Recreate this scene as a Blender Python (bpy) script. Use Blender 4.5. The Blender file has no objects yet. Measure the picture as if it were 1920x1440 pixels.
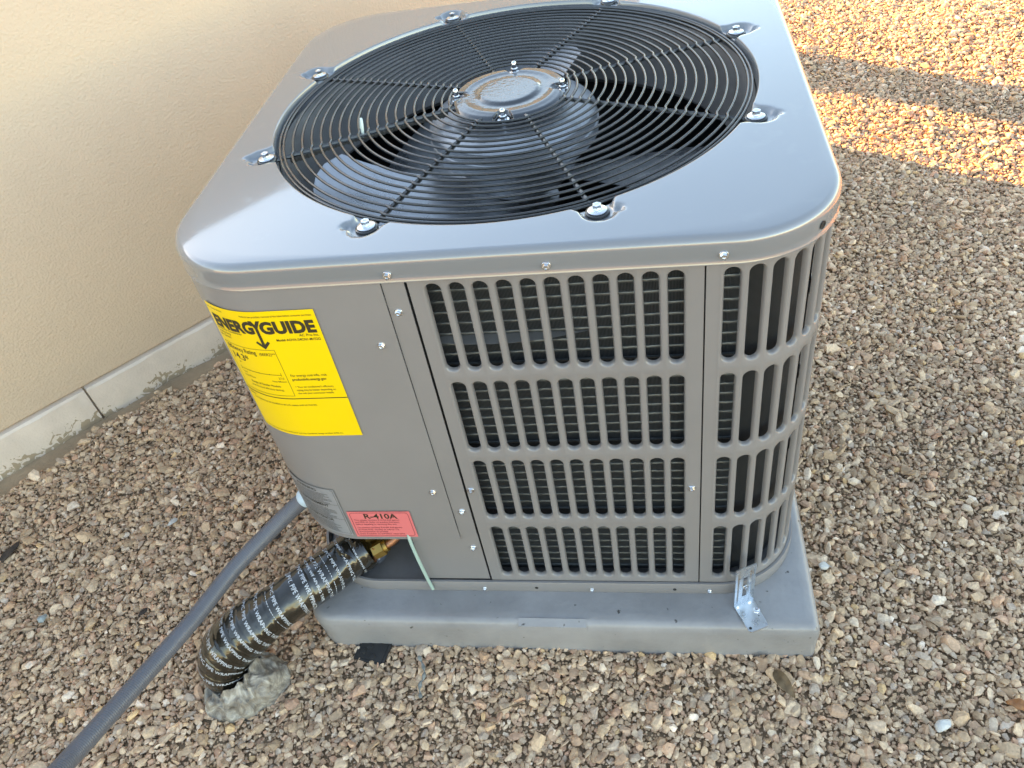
import bpy, bmesh, math, random
import numpy as np
from mathutils import Vector, Matrix
from mathutils import noise as mnoise
random.seed(7); rng = np.random.default_rng(11)
S = bpy.context.scene
R_ = math.radians
# ------------------------------------------------------------------ camera
CAM = Vector((0.54711, -0.66667, 1.07288))
cam = bpy.data.cameras.new("camera"); camo = bpy.data.objects.new("camera", cam)
S.collection.objects.link(camo); S.camera = camo
rot = Matrix(((0.98408, 0.03190, 0.17484), (0.10398, 0.69450, -0.71194), (-0.14413, 0.71878, 0.68013)))
camo.matrix_world = Matrix.Translation(CAM) @ rot.to_4x4()
cam.sensor_width = 36; cam.lens = 1526.68/1920*36; cam.clip_start = .02; cam.clip_end = 1000
# ------------------------------------------------------------------ light
SUN_AZ, SUN_EL = R_(146), R_(12)
w = bpy.data.worlds.new("World"); S.world = w; w.use_nodes = True
nt = w.node_tree; bg = nt.nodes["Background"]
sky = nt.nodes.new("ShaderNodeTexSky"); sky.sky_type = 'NISHITA'; sky.sun_disc = False
sky.sun_elevation = SUN_EL; sky.sun_rotation = math.pi/2-SUN_AZ
sky.air_density = 1.0; sky.dust_density = .5; sky.ozone_density = 1.0
nt.links.new(sky.outputs[0], bg.inputs[0]); bg.inputs[1].default_value = 0.075
sd = Vector((math.cos(SUN_AZ)*math.cos(SUN_EL), math.sin(SUN_AZ)*math.cos(SUN_EL), math.sin(SUN_EL)))
sun = bpy.data.lights.new("sun", 'SUN'); sun.energy = 5.0; sun.angle = R_(.55); sun.color = (1, .53, .18)
so = bpy.data.objects.new("sun", sun); S.collection.objects.link(so)
so.rotation_euler = sd.to_track_quat('Z', 'Y').to_euler(); so.location = sd*6
S.view_settings.view_transform = 'Standard'; S.view_settings.look = 'None'
S.view_settings.exposure = 3.60; S.view_settings.gamma = 1.0
S.view_settings.use_white_balance = True; S.view_settings.white_balance_temperature = 7800; S.view_settings.white_balance_tint = 13
S.render.resolution_x = 1024; S.render.resolution_y = 768

# ------------------------------------------------------------------ materials
def lin(c): return tuple((x/12.92 if x <= .04045 else ((x+.055)/1.055)**2.4) for x in c)
def mat(name, base, rough=.5, metal=0, coat=0, bump=0, bscale=400, var=0, vscale=6, rvar=0, spec=.5, coatr=.08):
    m = bpy.data.materials.new(name); m.use_nodes = True
    n = m.node_tree; b = n.nodes["Principled BSDF"]; L = n.links
    b.inputs['Base Color'].default_value = (*base, 1); b.inputs['Roughness'].default_value = rough
    b.inputs['Metallic'].default_value = metal; b.inputs['Coat Weight'].default_value = coat
    b.inputs['Coat Roughness'].default_value = coatr; b.inputs['Specular IOR Level'].default_value = spec
    tc = n.nodes.new('ShaderNodeTexCoord')
    if bump:
        t = n.nodes.new('ShaderNodeTexNoise'); t.inputs['Scale'].default_value = bscale; t.inputs['Detail'].default_value = 3
        bp = n.nodes.new('ShaderNodeBump'); bp.inputs['Strength'].default_value = 1; bp.inputs['Distance'].default_value = bump
        L.new(tc.outputs['Object'], t.inputs['Vector']); L.new(t.outputs[0], bp.inputs['Height']); L.new(bp.outputs[0], b.inputs['Normal'])
        if coat: L.new(bp.outputs[0], b.inputs['Coat Normal'])
    if var:
        t = n.nodes.new('ShaderNodeTexNoise'); t.inputs['Scale'].default_value = vscale; t.inputs['Detail'].default_value = 6; t.inputs['Roughness'].default_value = .62
        L.new(tc.outputs['Object'], t.inputs['Vector'])
        mr = n.nodes.new('ShaderNodeMapRange'); mr.inputs[1].default_value = .3; mr.inputs[2].default_value = .7
        mr.inputs[3].default_value = 1-var; mr.inputs[4].default_value = 1+var
        mx = n.nodes.new('ShaderNodeVectorMath'); mx.operation = 'SCALE'; mx.inputs[0].default_value = base
        L.new(t.outputs[0], mr.inputs[0]); L.new(mr.outputs[0], mx.inputs['Scale']); L.new(mx.outputs[0], b.inputs['Base Color'])
        if rvar:
            m2 = n.nodes.new('ShaderNodeMapRange'); m2.inputs[1].default_value = .35; m2.inputs[2].default_value = .7
            m2.inputs[3].default_value = rough-rvar; m2.inputs[4].default_value = rough+rvar
            L.new(t.outputs[0], m2.inputs[0]); L.new(m2.outputs[0], b.inputs['Roughness'])
    return m
M = {}
M['paint'] = mat('grey_paint', (.222, .207, .202), .36, 0, .5, .00005, 900, .035, 9, .04, coatr=.16)
M['bolt'] = mat('zinc_bolt', (.74, .75, .77), .2, 1, 0, .0001, 700, .12, 90)
M['galv'] = mat('galvanized_steel', (.76, .80, .82), .30, 1, 0, .000015, 260, .10, 60, .08)
M['wire'] = mat('black_coated_wire', (.022, .020, .018), .26, 0, .6, .00006, 500, .1, 40, coatr=.12)
M['fan'] = mat('aluminium_blade', (.50, .51, .53), .30, .8, 0, .00005, 300, .08, 12, .05)
M['motor'] = mat('motor_shell', (.50, .51, .53), .36, .5, 0, 0, 0, .06, 20)
M['black'] = mat('black_plastic', (.018, .017, .016), .5, 0, 0, .0002, 300, .3, 60)
M['inner'] = mat('inner_sheet', (.25, .235, .225), .5, .3, 0, 0, 0, .2, 12)
M['dark'] = mat('shade_black', (.012, .012, .012), .7)  # near-black standing for shade in holes, seams and the cabinet inside
M['alu'] = mat('coil_tube_metal', (.13, .14, .14), .42, .6, 0, 0, 0, .3, 60)
M['brass'] = mat('brass', (.40, .26, .08), .5, 1, 0, 0, 0, .1, 60)
M['copper'] = mat('copper', (.48, .23, .13), .5, 1, 0, 0, 0, .25, 60)
M['yellow'] = mat('yellow_label', (.86, .58, .003), .38, 0, .15, 0, 0, .02, 10)
M['ink'] = mat('label_ink', (.035, .025, .012), .5)
M['pink'] = mat('pink_label', (.72, .17, .17), .42, 0, .1)
M['silver'] = mat('silver_label', (.30, .30, .31), .35, .2, .1, 0, 0, .04, 20)
M['white'] = mat('white_print', (.60, .62, .66), .45)
M['ground_wire'] = mat('pale_green_sleeve', (.36, .48, .42), .3, 0, .2)
M['tie'] = mat('white_zip_tie', (.62, .70, .66), .4)
M['cable'] = mat('cable_sheath', (.10, .085, .07), .4)
M['conduit'] = mat('grey_conduit', (.115, .115, .130), .42, 0, .1, .0001, 500, .06, 30)
M['fitting'] = mat('conduit_fitting', (.50, .60, .66), .4, 0, .1)
M['leaf'] = mat('dry_leaf', (.17, .105, .05), .6, 0, 0, .0004, 200, .35, 90)
M['leaf_orange'] = mat('orange_leaf', (.34, .13, .04), .55, 0, 0, .0004, 200, .3, 90)
M['bark'] = mat('dark_chip', (.045, .032, .025), .8, 0, 0, .0008, 200, .4, 90)
M['white_stone'] = mat('white_quartz', (.58, .56, .52), .5, 0, 0, .0005, 220, .06, 90)
M['blue_stone'] = mat('blue_grey_stone', (.30, .34, .34), .6, 0, 0, .0005, 220, .1, 90)
M['thread'] = mat('pale_thread', (.20, .21, .20), .7)
M['shrub'] = mat('shrub_leaf', (.07, .09, .035), .6, 0, 0, 0, 0, .3, 30)
M['stem'] = mat('shrub_stem', (.12, .09, .06), .8)
M['hub'] = mat('hub_plate_enamel', (.035, .036, .04), .14, .2, 1, .00022, 130, .1, 30, coatr=.06)

def cap_material():
    m = mat('glossy_grey_paint', (.19, .195, .205), .2, 0, 1, 0, 0, .02, 6)
    n = m.node_tree; L = n.links; b = n.nodes["Principled BSDF"]
    tc = n.nodes.new('ShaderNodeTexCoord')
    t = n.nodes.new('ShaderNodeTexNoise'); t.inputs['Scale'].default_value = 260; t.inputs['Detail'].default_value = 1
    bp = n.nodes.new('ShaderNodeBump'); bp.inputs['Distance'].default_value = .000012
    L.new(tc.outputs['Object'], t.inputs['Vector']); L.new(t.outputs[0], bp.inputs['Height'])
    L.new(bp.outputs[0], b.inputs['Coat Normal'])
    # dusty dried water spots: rougher, slightly paler film
    d = n.nodes.new('ShaderNodeTexNoise'); d.inputs['Scale'].default_value = 17; d.inputs['Detail'].default_value = 9; d.inputs['Roughness'].default_value = .68
    L.new(tc.outputs['Object'], d.inputs['Vector'])
    r = n.nodes.new('ShaderNodeMapRange'); r.inputs[1].default_value = .56; r.inputs[2].default_value = .72; r.inputs[3].default_value = .05; r.inputs[4].default_value = .2
    L.new(d.outputs[0], r.inputs[0]); L.new(r.outputs[0], b.inputs['Coat Roughness'])
    r2 = n.nodes.new('ShaderNodeMapRange'); r2.inputs[1].default_value = .58; r2.inputs[2].default_value = .72; r2.inputs[3].default_value = 0; r2.inputs[4].default_value = .22
    mx = n.nodes.new('ShaderNodeMixRGB'); mx.inputs[1].default_value = (.185, .19, .20, 1); b.inputs['Coat IOR'].default_value = 1.8; mx.inputs[2].default_value = (.27, .265, .26, 1)
    L.new(d.outputs[0], r2.inputs[0]); L.new(r2.outputs[0], mx.inputs[0]); L.new(mx.outputs[0], b.inputs['Base Color'])
    return m
M['cap'] = cap_material()

def stucco_material():
    m = mat('tan_stucco', (.64, .50, .375), .85, 0, 0, 0, 0, .045, 3)
    n = m.node_tree; L = n.links; b = n.nodes["Principled BSDF"]
    tc = n.nodes.new('ShaderNodeTexCoord')
    a = n.nodes.new('ShaderNodeTexNoise'); a.inputs['Scale'].default_value = 190; a.inputs['Detail'].default_value = 4; a.inputs['Roughness'].default_value = .6
    v = n.nodes.new('ShaderNodeTexVoronoi'); v.inputs['Scale'].default_value = 230; v.feature = 'SMOOTH_F1'
    ad = n.nodes.new('ShaderNodeMath'); ad.operation = 'SUBTRACT'
    L.new(tc.outputs['Object'], a.inputs['Vector']); L.new(tc.outputs['Object'], v.inputs['Vector'])
    L.new(a.outputs[0], ad.inputs[0]); L.new(v.outputs[0], ad.inputs[1])
    bp = n.nodes.new('ShaderNodeBump'); bp.inputs['Distance'].default_value = .0013; bp.inputs['Strength'].default_value = .8
    L.new(ad.outputs[0], bp.inputs['Height']); L.new(bp.outputs[0], b.inputs['Normal'])
    return m
M['stucco'] = stucco_material()

def footing_material():
    m = mat('pale_footing', (.66, .55, .46), .8, 0, 0, .0010, 200, .09, 14)
    n = m.node_tree; L = n.links; b = n.nodes["Principled BSDF"]
    tc = n.nodes.new('ShaderNodeTexCoord'); sp = n.nodes.new('ShaderNodeSeparateXYZ')
    L.new(tc.outputs['Object'], sp.inputs[0])
    # mud splash: branching noise that thins out with height; bounded along the footing
    d = n.nodes.new('ShaderNodeTexNoise'); d.inputs['Scale'].default_value = 55; d.inputs['Detail'].default_value = 6; d.inputs['Distortion'].default_value = 1.4
    L.new(tc.outputs['Object'], d.inputs['Vector'])
    big = n.nodes.new('ShaderNodeTexNoise'); big.inputs['Scale'].default_value = 9; big.inputs['Detail'].default_value = 1
    L.new(tc.outputs['Object'], big.inputs['Vector'])
    hz = n.nodes.new('ShaderNodeMapRange'); hz.inputs[1].default_value = .002; hz.inputs[2].default_value = .078; hz.inputs[3].default_value = .30; hz.inputs[4].default_value = -.16
    L.new(sp.outputs[2], hz.inputs[0])
    s1 = n.nodes.new('ShaderNodeMath'); s1.operation = 'ADD'; L.new(d.outputs[0], s1.inputs[0]); L.new(hz.outputs[0], s1.inputs[1])
    bb = n.nodes.new('ShaderNodeMapRange'); bb.inputs[1].default_value = .4; bb.inputs[2].default_value = .62; bb.inputs[3].default_value = -.22; bb.inputs[4].default_value = .04
    L.new(big.outputs[0], bb.inputs[0])
    s2 = n.nodes.new('ShaderNodeMath'); s2.operation = 'ADD'; L.new(s1.outputs[0], s2.inputs[0]); L.new(bb.outputs[0], s2.inputs[1])
    rr = n.nodes.new('ShaderNodeMapRange'); rr.inputs[1].default_value = .635; rr.inputs[2].default_value = .66
    L.new(s2.outputs[0], rr.inputs[0])
    mx = n.nodes.new('ShaderNodeMixRGB'); mx.inputs[2].default_value = (.36, .27, .18, 1)
    src = b.inputs['Base Color'].links[0].from_socket
    L.new(src, mx.inputs[1]); L.new(rr.outputs[0], mx.inputs[0]); L.new(mx.outputs[0], b.inputs['Base Color'])
    return m
M['footing'] = footing_material()

def attr_mat(name, rough, aname='tint', kind='INSTANCER', noise=60, amp=.18, spec=.35):
    m = bpy.data.materials.new(name); m.use_nodes = True; n = m.node_tree; L = n.links; b = n.nodes["Principled BSDF"]
    a = n.nodes.new('ShaderNodeAttribute'); a.attribute_name = aname; a.attribute_type = kind
    g = n.nodes.new('ShaderNodeNewGeometry')
    t = n.nodes.new('ShaderNodeTexNoise'); t.inputs['Scale'].default_value = noise; t.inputs['Detail'].default_value = 4
    L.new(g.outputs['Position'], t.inputs['Vector'])
    mr = n.nodes.new('ShaderNodeMapRange'); mr.inputs[1].default_value = .3; mr.inputs[2].default_value = .7; mr.inputs[3].default_value = 1-amp; mr.inputs[4].default_value = 1+amp
    L.new(t.outputs[0], mr.inputs[0])
    mx = n.nodes.new('ShaderNodeVectorMath'); mx.operation = 'SCALE'; L.new(a.outputs['Color'], mx.inputs[0]); L.new(mr.outputs[0], mx.inputs['Scale'])
    L.new(mx.outputs[0], b.inputs['Base Color']); b.inputs['Roughness'].default_value = rough; b.inputs['Specular IOR Level'].default_value = spec
    bp = n.nodes.new('ShaderNodeBump'); bp.inputs['Distance'].default_value = .0009; bp.inputs['Strength'].default_value = .7
    t2 = n.nodes.new('ShaderNodeTexNoise'); t2.inputs['Scale'].default_value = 420; t2.inputs['Detail'].default_value = 3
    L.new(g.outputs['Position'], t2.inputs['Vector']); L.new(t2.outputs[0], bp.inputs['Height']); L.new(bp.outputs[0], b.inputs['Normal'])
    return m
M['stone'] = attr_mat('crushed_stone', .72, noise=230, amp=.2)

def ground_material():
    m = mat('dusty_soil', (.36, .25, .155), .95, 0, 0, .003, 120, .18, 14)
    n = m.node_tree; L = n.links; b = n.nodes["Principled BSDF"]
    tc = n.nodes.new('ShaderNodeTexCoord')
    v = n.nodes.new('ShaderNodeTexVoronoi'); v.inputs['Scale'].default_value = 95
    L.new(tc.outputs['Object'], v.inputs['Vector'])
    # far away, where single stones can no longer be told apart, the soil takes the look of gravel
    cr = n.nodes.new('ShaderNodeValToRGB'); cr.color_ramp.elements[0].color = (.17, .13, .10, 1); cr.color_ramp.elements[1].color = (.50, .44, .36, 1)
    L.new(v.outputs['Color'], cr.inputs[0])
    g = n.nodes.new('ShaderNodeVectorMath'); g.operation = 'LENGTH'; L.new(tc.outputs['Object'], g.inputs[0])
    mr = n.nodes.new('ShaderNodeMapRange'); mr.inputs[1].default_value = 3.3; mr.inputs[2].default_value = 4.0
    L.new(g.outputs['Value'], mr.inputs[0])
    mx = n.nodes.new('ShaderNodeMixRGB'); src = b.inputs['Base Color'].links[0].from_socket
    L.new(mr.outputs[0], mx.inputs[0]); L.new(src, mx.inputs[1]); L.new(cr.outputs[0], mx.inputs[2]); L.new(mx.outputs[0], b.inputs['Base Color'])
    return m
M['soil'] = ground_material()

def pad_material():
    m = mat('grey_pad', (.28, .268, .265), .42, 0, .25, .0006, 120, .17, 9, .1)
    n = m.node_tree; L = n.links; b = n.nodes["Principled BSDF"]
    tc = n.nodes.new('ShaderNodeTexCoord')
    t = n.nodes.new('ShaderNodeTexNoise'); t.inputs['Scale'].default_value = 85; t.inputs['Detail'].default_value = 2
    L.new(tc.outputs['Object'], t.inputs['Vector'])
    r = n.nodes.new('ShaderNodeMapRange'); r.inputs[1].default_value = .71; r.inputs[2].default_value = .76; L.new(t.outputs[0], r.inputs[0])
    mx = n.nodes.new('ShaderNodeMixRGB'); mx.inputs[2].default_value = (.07, .06, .055, 1)
    src = b.inputs['Base Color'].links[0].from_socket
    L.new(src, mx.inputs[1]); L.new(r.outputs[0], mx.inputs[0]); L.new(mx.outputs[0], b.inputs['Base Color'])
    return m
M['pad'] = pad_material()

def fins_material():
    m = bpy.data.materials.new('coil_fins'); m.use_nodes = True; n = m.node_tree; L = n.links; b = n.nodes["Principled BSDF"]
    uv = n.nodes.new('ShaderNodeUVMap'); uv.uv_map = 'UVMap'
    mp = n.nodes.new('ShaderNodeMapping'); mp.inputs['Scale'].default_value = (1, 0, 0)
    L.new(uv.outputs[0], mp.inputs[0])
    wv = n.nodes.new('ShaderNodeTexWave'); wv.inputs['Scale'].default_value = 1/.0016/3.0; wv.wave_profile = 'SIN'
    L.new(mp.outputs[0], wv.inputs['Vector'])
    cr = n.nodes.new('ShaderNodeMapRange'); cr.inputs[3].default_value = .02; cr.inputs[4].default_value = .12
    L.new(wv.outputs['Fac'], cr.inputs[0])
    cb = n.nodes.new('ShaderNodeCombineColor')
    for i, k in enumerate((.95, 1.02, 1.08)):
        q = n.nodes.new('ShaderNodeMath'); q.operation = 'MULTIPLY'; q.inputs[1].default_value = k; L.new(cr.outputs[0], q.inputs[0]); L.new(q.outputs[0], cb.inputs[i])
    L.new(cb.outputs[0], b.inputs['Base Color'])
    b.inputs['Metallic'].default_value = .5; b.inputs['Roughness'].default_value = .42
    bp = n.nodes.new('ShaderNodeBump'); bp.inputs['Distance'].default_value = .0008; L.new(wv.outputs['Fac'], bp.inputs['Height']); L.new(bp.outputs[0], b.inputs['Normal'])
    return m
M['fins'] = fins_material()

def tape_material():
    m = mat('brown_black_pipe_tape', (.017, .0135, .009), .2, 0, .7, .0006, 60, .3, 20, .06, coatr=.1)
    return m
M['tape'] = tape_material()
def sealant_material():
    m = mat('grey_sealant', (.26, .22, .175), .55, 0, .2, .0035, 75, 0)
    n = m.node_tree; L = n.links; b = n.nodes["Principled BSDF"]
    tc = n.nodes.new('ShaderNodeTexCoord'); t = n.nodes.new('ShaderNodeTexNoise')
    t.inputs['Scale'].default_value = 26; t.inputs['Detail'].default_value = 8; t.inputs['Roughness'].default_value = .7; t.inputs['Distortion'].default_value = 2.6
    L.new(tc.outputs['Object'], t.inputs['Vector'])
    cr = n.nodes.new('ShaderNodeValToRGB'); e = cr.color_ramp.elements
    e[0].position = .34; e[0].color = (.075, .062, .05, 1); e[1].position = .66; e[1].color = (.50, .44, .36, 1)
    q = e.new(.47); q.color = (.21, .175, .14, 1); q = e.new(.56); q.color = (.30, .26, .21, 1)
    L.new(t.outputs[0], cr.inputs[0]); L.new(cr.outputs[0], b.inputs['Base Color']); return m
M['mastic'] = sealant_material()

# ------------------------------------------------------------------ object helpers
C = S.collection
def link(o, parent=None):
    C.objects.link(o)
    if parent: o.parent = parent
    return o
def empty(name, loc, label, cat, group=None):
    o = bpy.data.objects.new(name, None); o.location = loc; o.empty_display_size = .05; C.objects.link(o)
    o['label'] = label; o['category'] = cat
    if group: o['group'] = group
    bpy.context.view_layer.update()
    return o
def mesh(name, verts, faces, m, parent=None, smooth=True, label=None, cat=None, group=None, kind=None, sharp=None, loc=None):
    me = bpy.data.meshes.new(name)
    v = [tuple(p) for p in verts]
    if parent is not None:
        pl = parent.location
        if parent.parent: pl = pl + parent.parent.location
        v = [(a-pl[0], b-pl[1], c-pl[2]) for a, b, c in v]
    me.from_pydata(v, [], [tuple(f) for f in faces]); me.materials.append(m)
    me.validate(); me.update()
    if smooth:
        me.polygons.foreach_set('use_smooth', [True]*len(me.polygons))
        me.set_sharp_from_angle(angle=R_(sharp if sharp else 40))
    o = bpy.data.objects.new(name, me); link(o, parent)
    if label: o['label'] = label
    if cat: o['category'] = cat
    if group: o['group'] = group
    if kind: o['kind'] = kind
    return o
def frames(P, closed=False):
    P = [Vector(p) for p in P]; n = len(P); T = []
    for i in range(n):
        a = P[(i-1) % n] if (closed or i > 0) else P[0]; b = P[(i+1) % n] if (closed or i < n-1) else P[-1]
        T.append((b-a).normalized())
    ref = Vector((0, 0, 1)) if abs(T[0].z) < .9 else Vector((1, 0, 0))
    N = [(ref - T[0]*ref.dot(T[0])).normalized()]
    for i in range(1, n):
        v = N[-1] - T[i]*N[-1].dot(T[i]); N.append(v.normalized())
    return P, T, N
def tube(P, rad, k=8, closed=False, caps=True):
    P, T, N = frames(P, closed); V = []; F = []; n = len(P)
    for i in range(n):
        B = T[i].cross(N[i]); r = rad[i] if hasattr(rad, '__len__') else rad
        for j in range(k):
            a = 2*math.pi*j/k; V.append(P[i] + (N[i]*math.cos(a)+B*math.sin(a))*r)
    for i in range(n if closed else n-1):
        for j in range(k):
            i2 = (i+1) % n; F.append((i*k+j, i*k+(j+1) % k, i2*k+(j+1) % k, i2*k+j))
    if caps and not closed:
        F.append(tuple(range(k-1, -1, -1))); F.append(tuple((n-1)*k+j for j in range(k)))
    return V, F
def merge(*parts):
    V = []; F = []
    for v, f in parts:
        o = len(V); V += list(v); F += [tuple(i+o for i in q) for q in f]
    return V, F
def lathe(prof, k=24, center=(0, 0, 0), M4=None):
    V = []; F = []
    for r, z in prof:
        for j in range(k):
            a = 2*math.pi*j/k; V.append(Vector((r*math.cos(a), r*math.sin(a), z)))
    for i in range(len(prof)-1):
        for j in range(k): F.append((i*k+j, i*k+(j+1) % k, (i+1)*k+(j+1) % k, (i+1)*k+j))
    F.append(tuple(range(k-1, -1, -1))); F.append(tuple((len(prof)-1)*k+j for j in range(k)))
    if M4: V = [M4 @ v for v in V]
    return [v+Vector(center) for v in V], F
def box(x0, x1, y0, y1, z0, z1):
    V = [Vector(p) for p in ((x0,y0,z0),(x1,y0,z0),(x1,y1,z0),(x0,y1,z0),(x0,y0,z1),(x1,y0,z1),(x1,y1,z1),(x0,y1,z1))]
    return V, [(0,3,2,1),(4,5,6,7),(0,1,5,4),(1,2,6,5),(2,3,7,6),(3,0,4,7)]
def catmull(P, n=12):
    P = [Vector(p) for p in P]; Q = [P[0]*2-P[1]]+P+[P[-1]*2-P[-2]]; out = []
    for i in range(1, len(Q)-2):
        for s in range(n):
            t = s/n; a, b, c, d = Q[i-1], Q[i], Q[i+1], Q[i+2]
            out.append(.5*((2*b)+(c-a)*t+(2*a-5*b+4*c-d)*t*t+(3*b-a-3*c+d)*t**3))
    out.append(P[-1]); return out

# perimeter of the cabinet: s = 0 at the left end of the straight front, runs to the right
W, D, r0 = .74, .735, .115
SEG = [W-2*r0, math.pi*r0/2, D-2*r0, math.pi*r0/2, W-2*r0, math.pi*r0/2, D-2*r0, math.pi*r0/2]
PER = sum(SEG)
def per(s, off, z):
    s = s % PER; cs = [(W-r0, r0), (W-r0, D-r0), (r0, D-r0), (r0, r0)]
    st = [((r0, 0), (1, 0), (0, -1)), ((W, r0), (0, 1), (1, 0)), ((W-r0, D), (-1, 0), (0, 1)), ((0, D-r0), (0, -1), (-1, 0))]
    for i in range(8):
        if s <= SEG[i] or i == 7: break
        s -= SEG[i]
    if i % 2 == 0:
        (px, py), (dx, dy), (nx, ny) = st[i//2]; return Vector((px+dx*s+nx*off, py+dy*s+ny*off, z))
    c = cs[i//2]; a = -math.pi/2 + (i//2)*math.pi/2 + s/r0
    return Vector((c[0]+(r0+off)*math.cos(a), c[1]+(r0+off)*math.sin(a), z))
def sx(x): return x-r0
def sgrid(s0, s1, ds=.006):
    n = max(1, int(math.ceil((s1-s0)/ds))); return [s0+(s1-s0)*i/n for i in range(n+1)]
def sheet(s0, s1, z0, z1, off, th=.0015, ds=.006):
    """a curved sheet-metal panel following the cabinet, with thickness"""
    ss = sgrid(s0, s1, ds); V = []; F = []
    for s in ss:
        for o, z in ((off-th, z0), (off-.0003, z0), (off, z0+.0005), (off, z1-.0005), (off-.0003, z1), (off-th, z1)): V.append(per(s, o, z))
    k = 6
    for i in range(len(ss)-1):
        for j in range(k):
            F.append((i*k+j, (i+1)*k+j, (i+1)*k+(j+1) % k, i*k+(j+1) % k))
    F.append(tuple(range(k))); F.append(tuple((len(ss)-1)*k+j for j in range(k-1, -1, -1)))
    return V, F

# ------------------------------------------------------------------ ground
def gh(x, y):
    return .006*np.sin(2.1*x+1.3*y+.4)+.004*np.sin(5.3*x-3.7*y+1.1)+.003*np.sin(9.1*y+4.4*x)+.002*np.sin(17*x+2)*np.cos(15*y)
def wline(x, y): return (x+.649)*.727-(y-.507)*.687            # metres in front of the wall face
GZ = -.0885
N = 150
q = np.linspace(-1, 1, N); ax = .5+2.6*q+150*np.abs(q)**9*np.sign(q)
X, Y = np.meshgrid(ax, ax+.3)
fade = np.clip(1-(np.hypot(X-.5, Y-.8)-4)/3, 0, 1)
Z = GZ-.004+gh(X, Y)*fade
V = np.stack([X.ravel(), Y.ravel(), Z.ravel()], 1).tolist()
F = [(j*N+i, j*N+i+1, (j+1)*N+i+1, (j+1)*N+i) for j in range(N-1) for i in range(N-1)]
mesh('ground', V, F, M['soil'], kind='structure')

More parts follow.
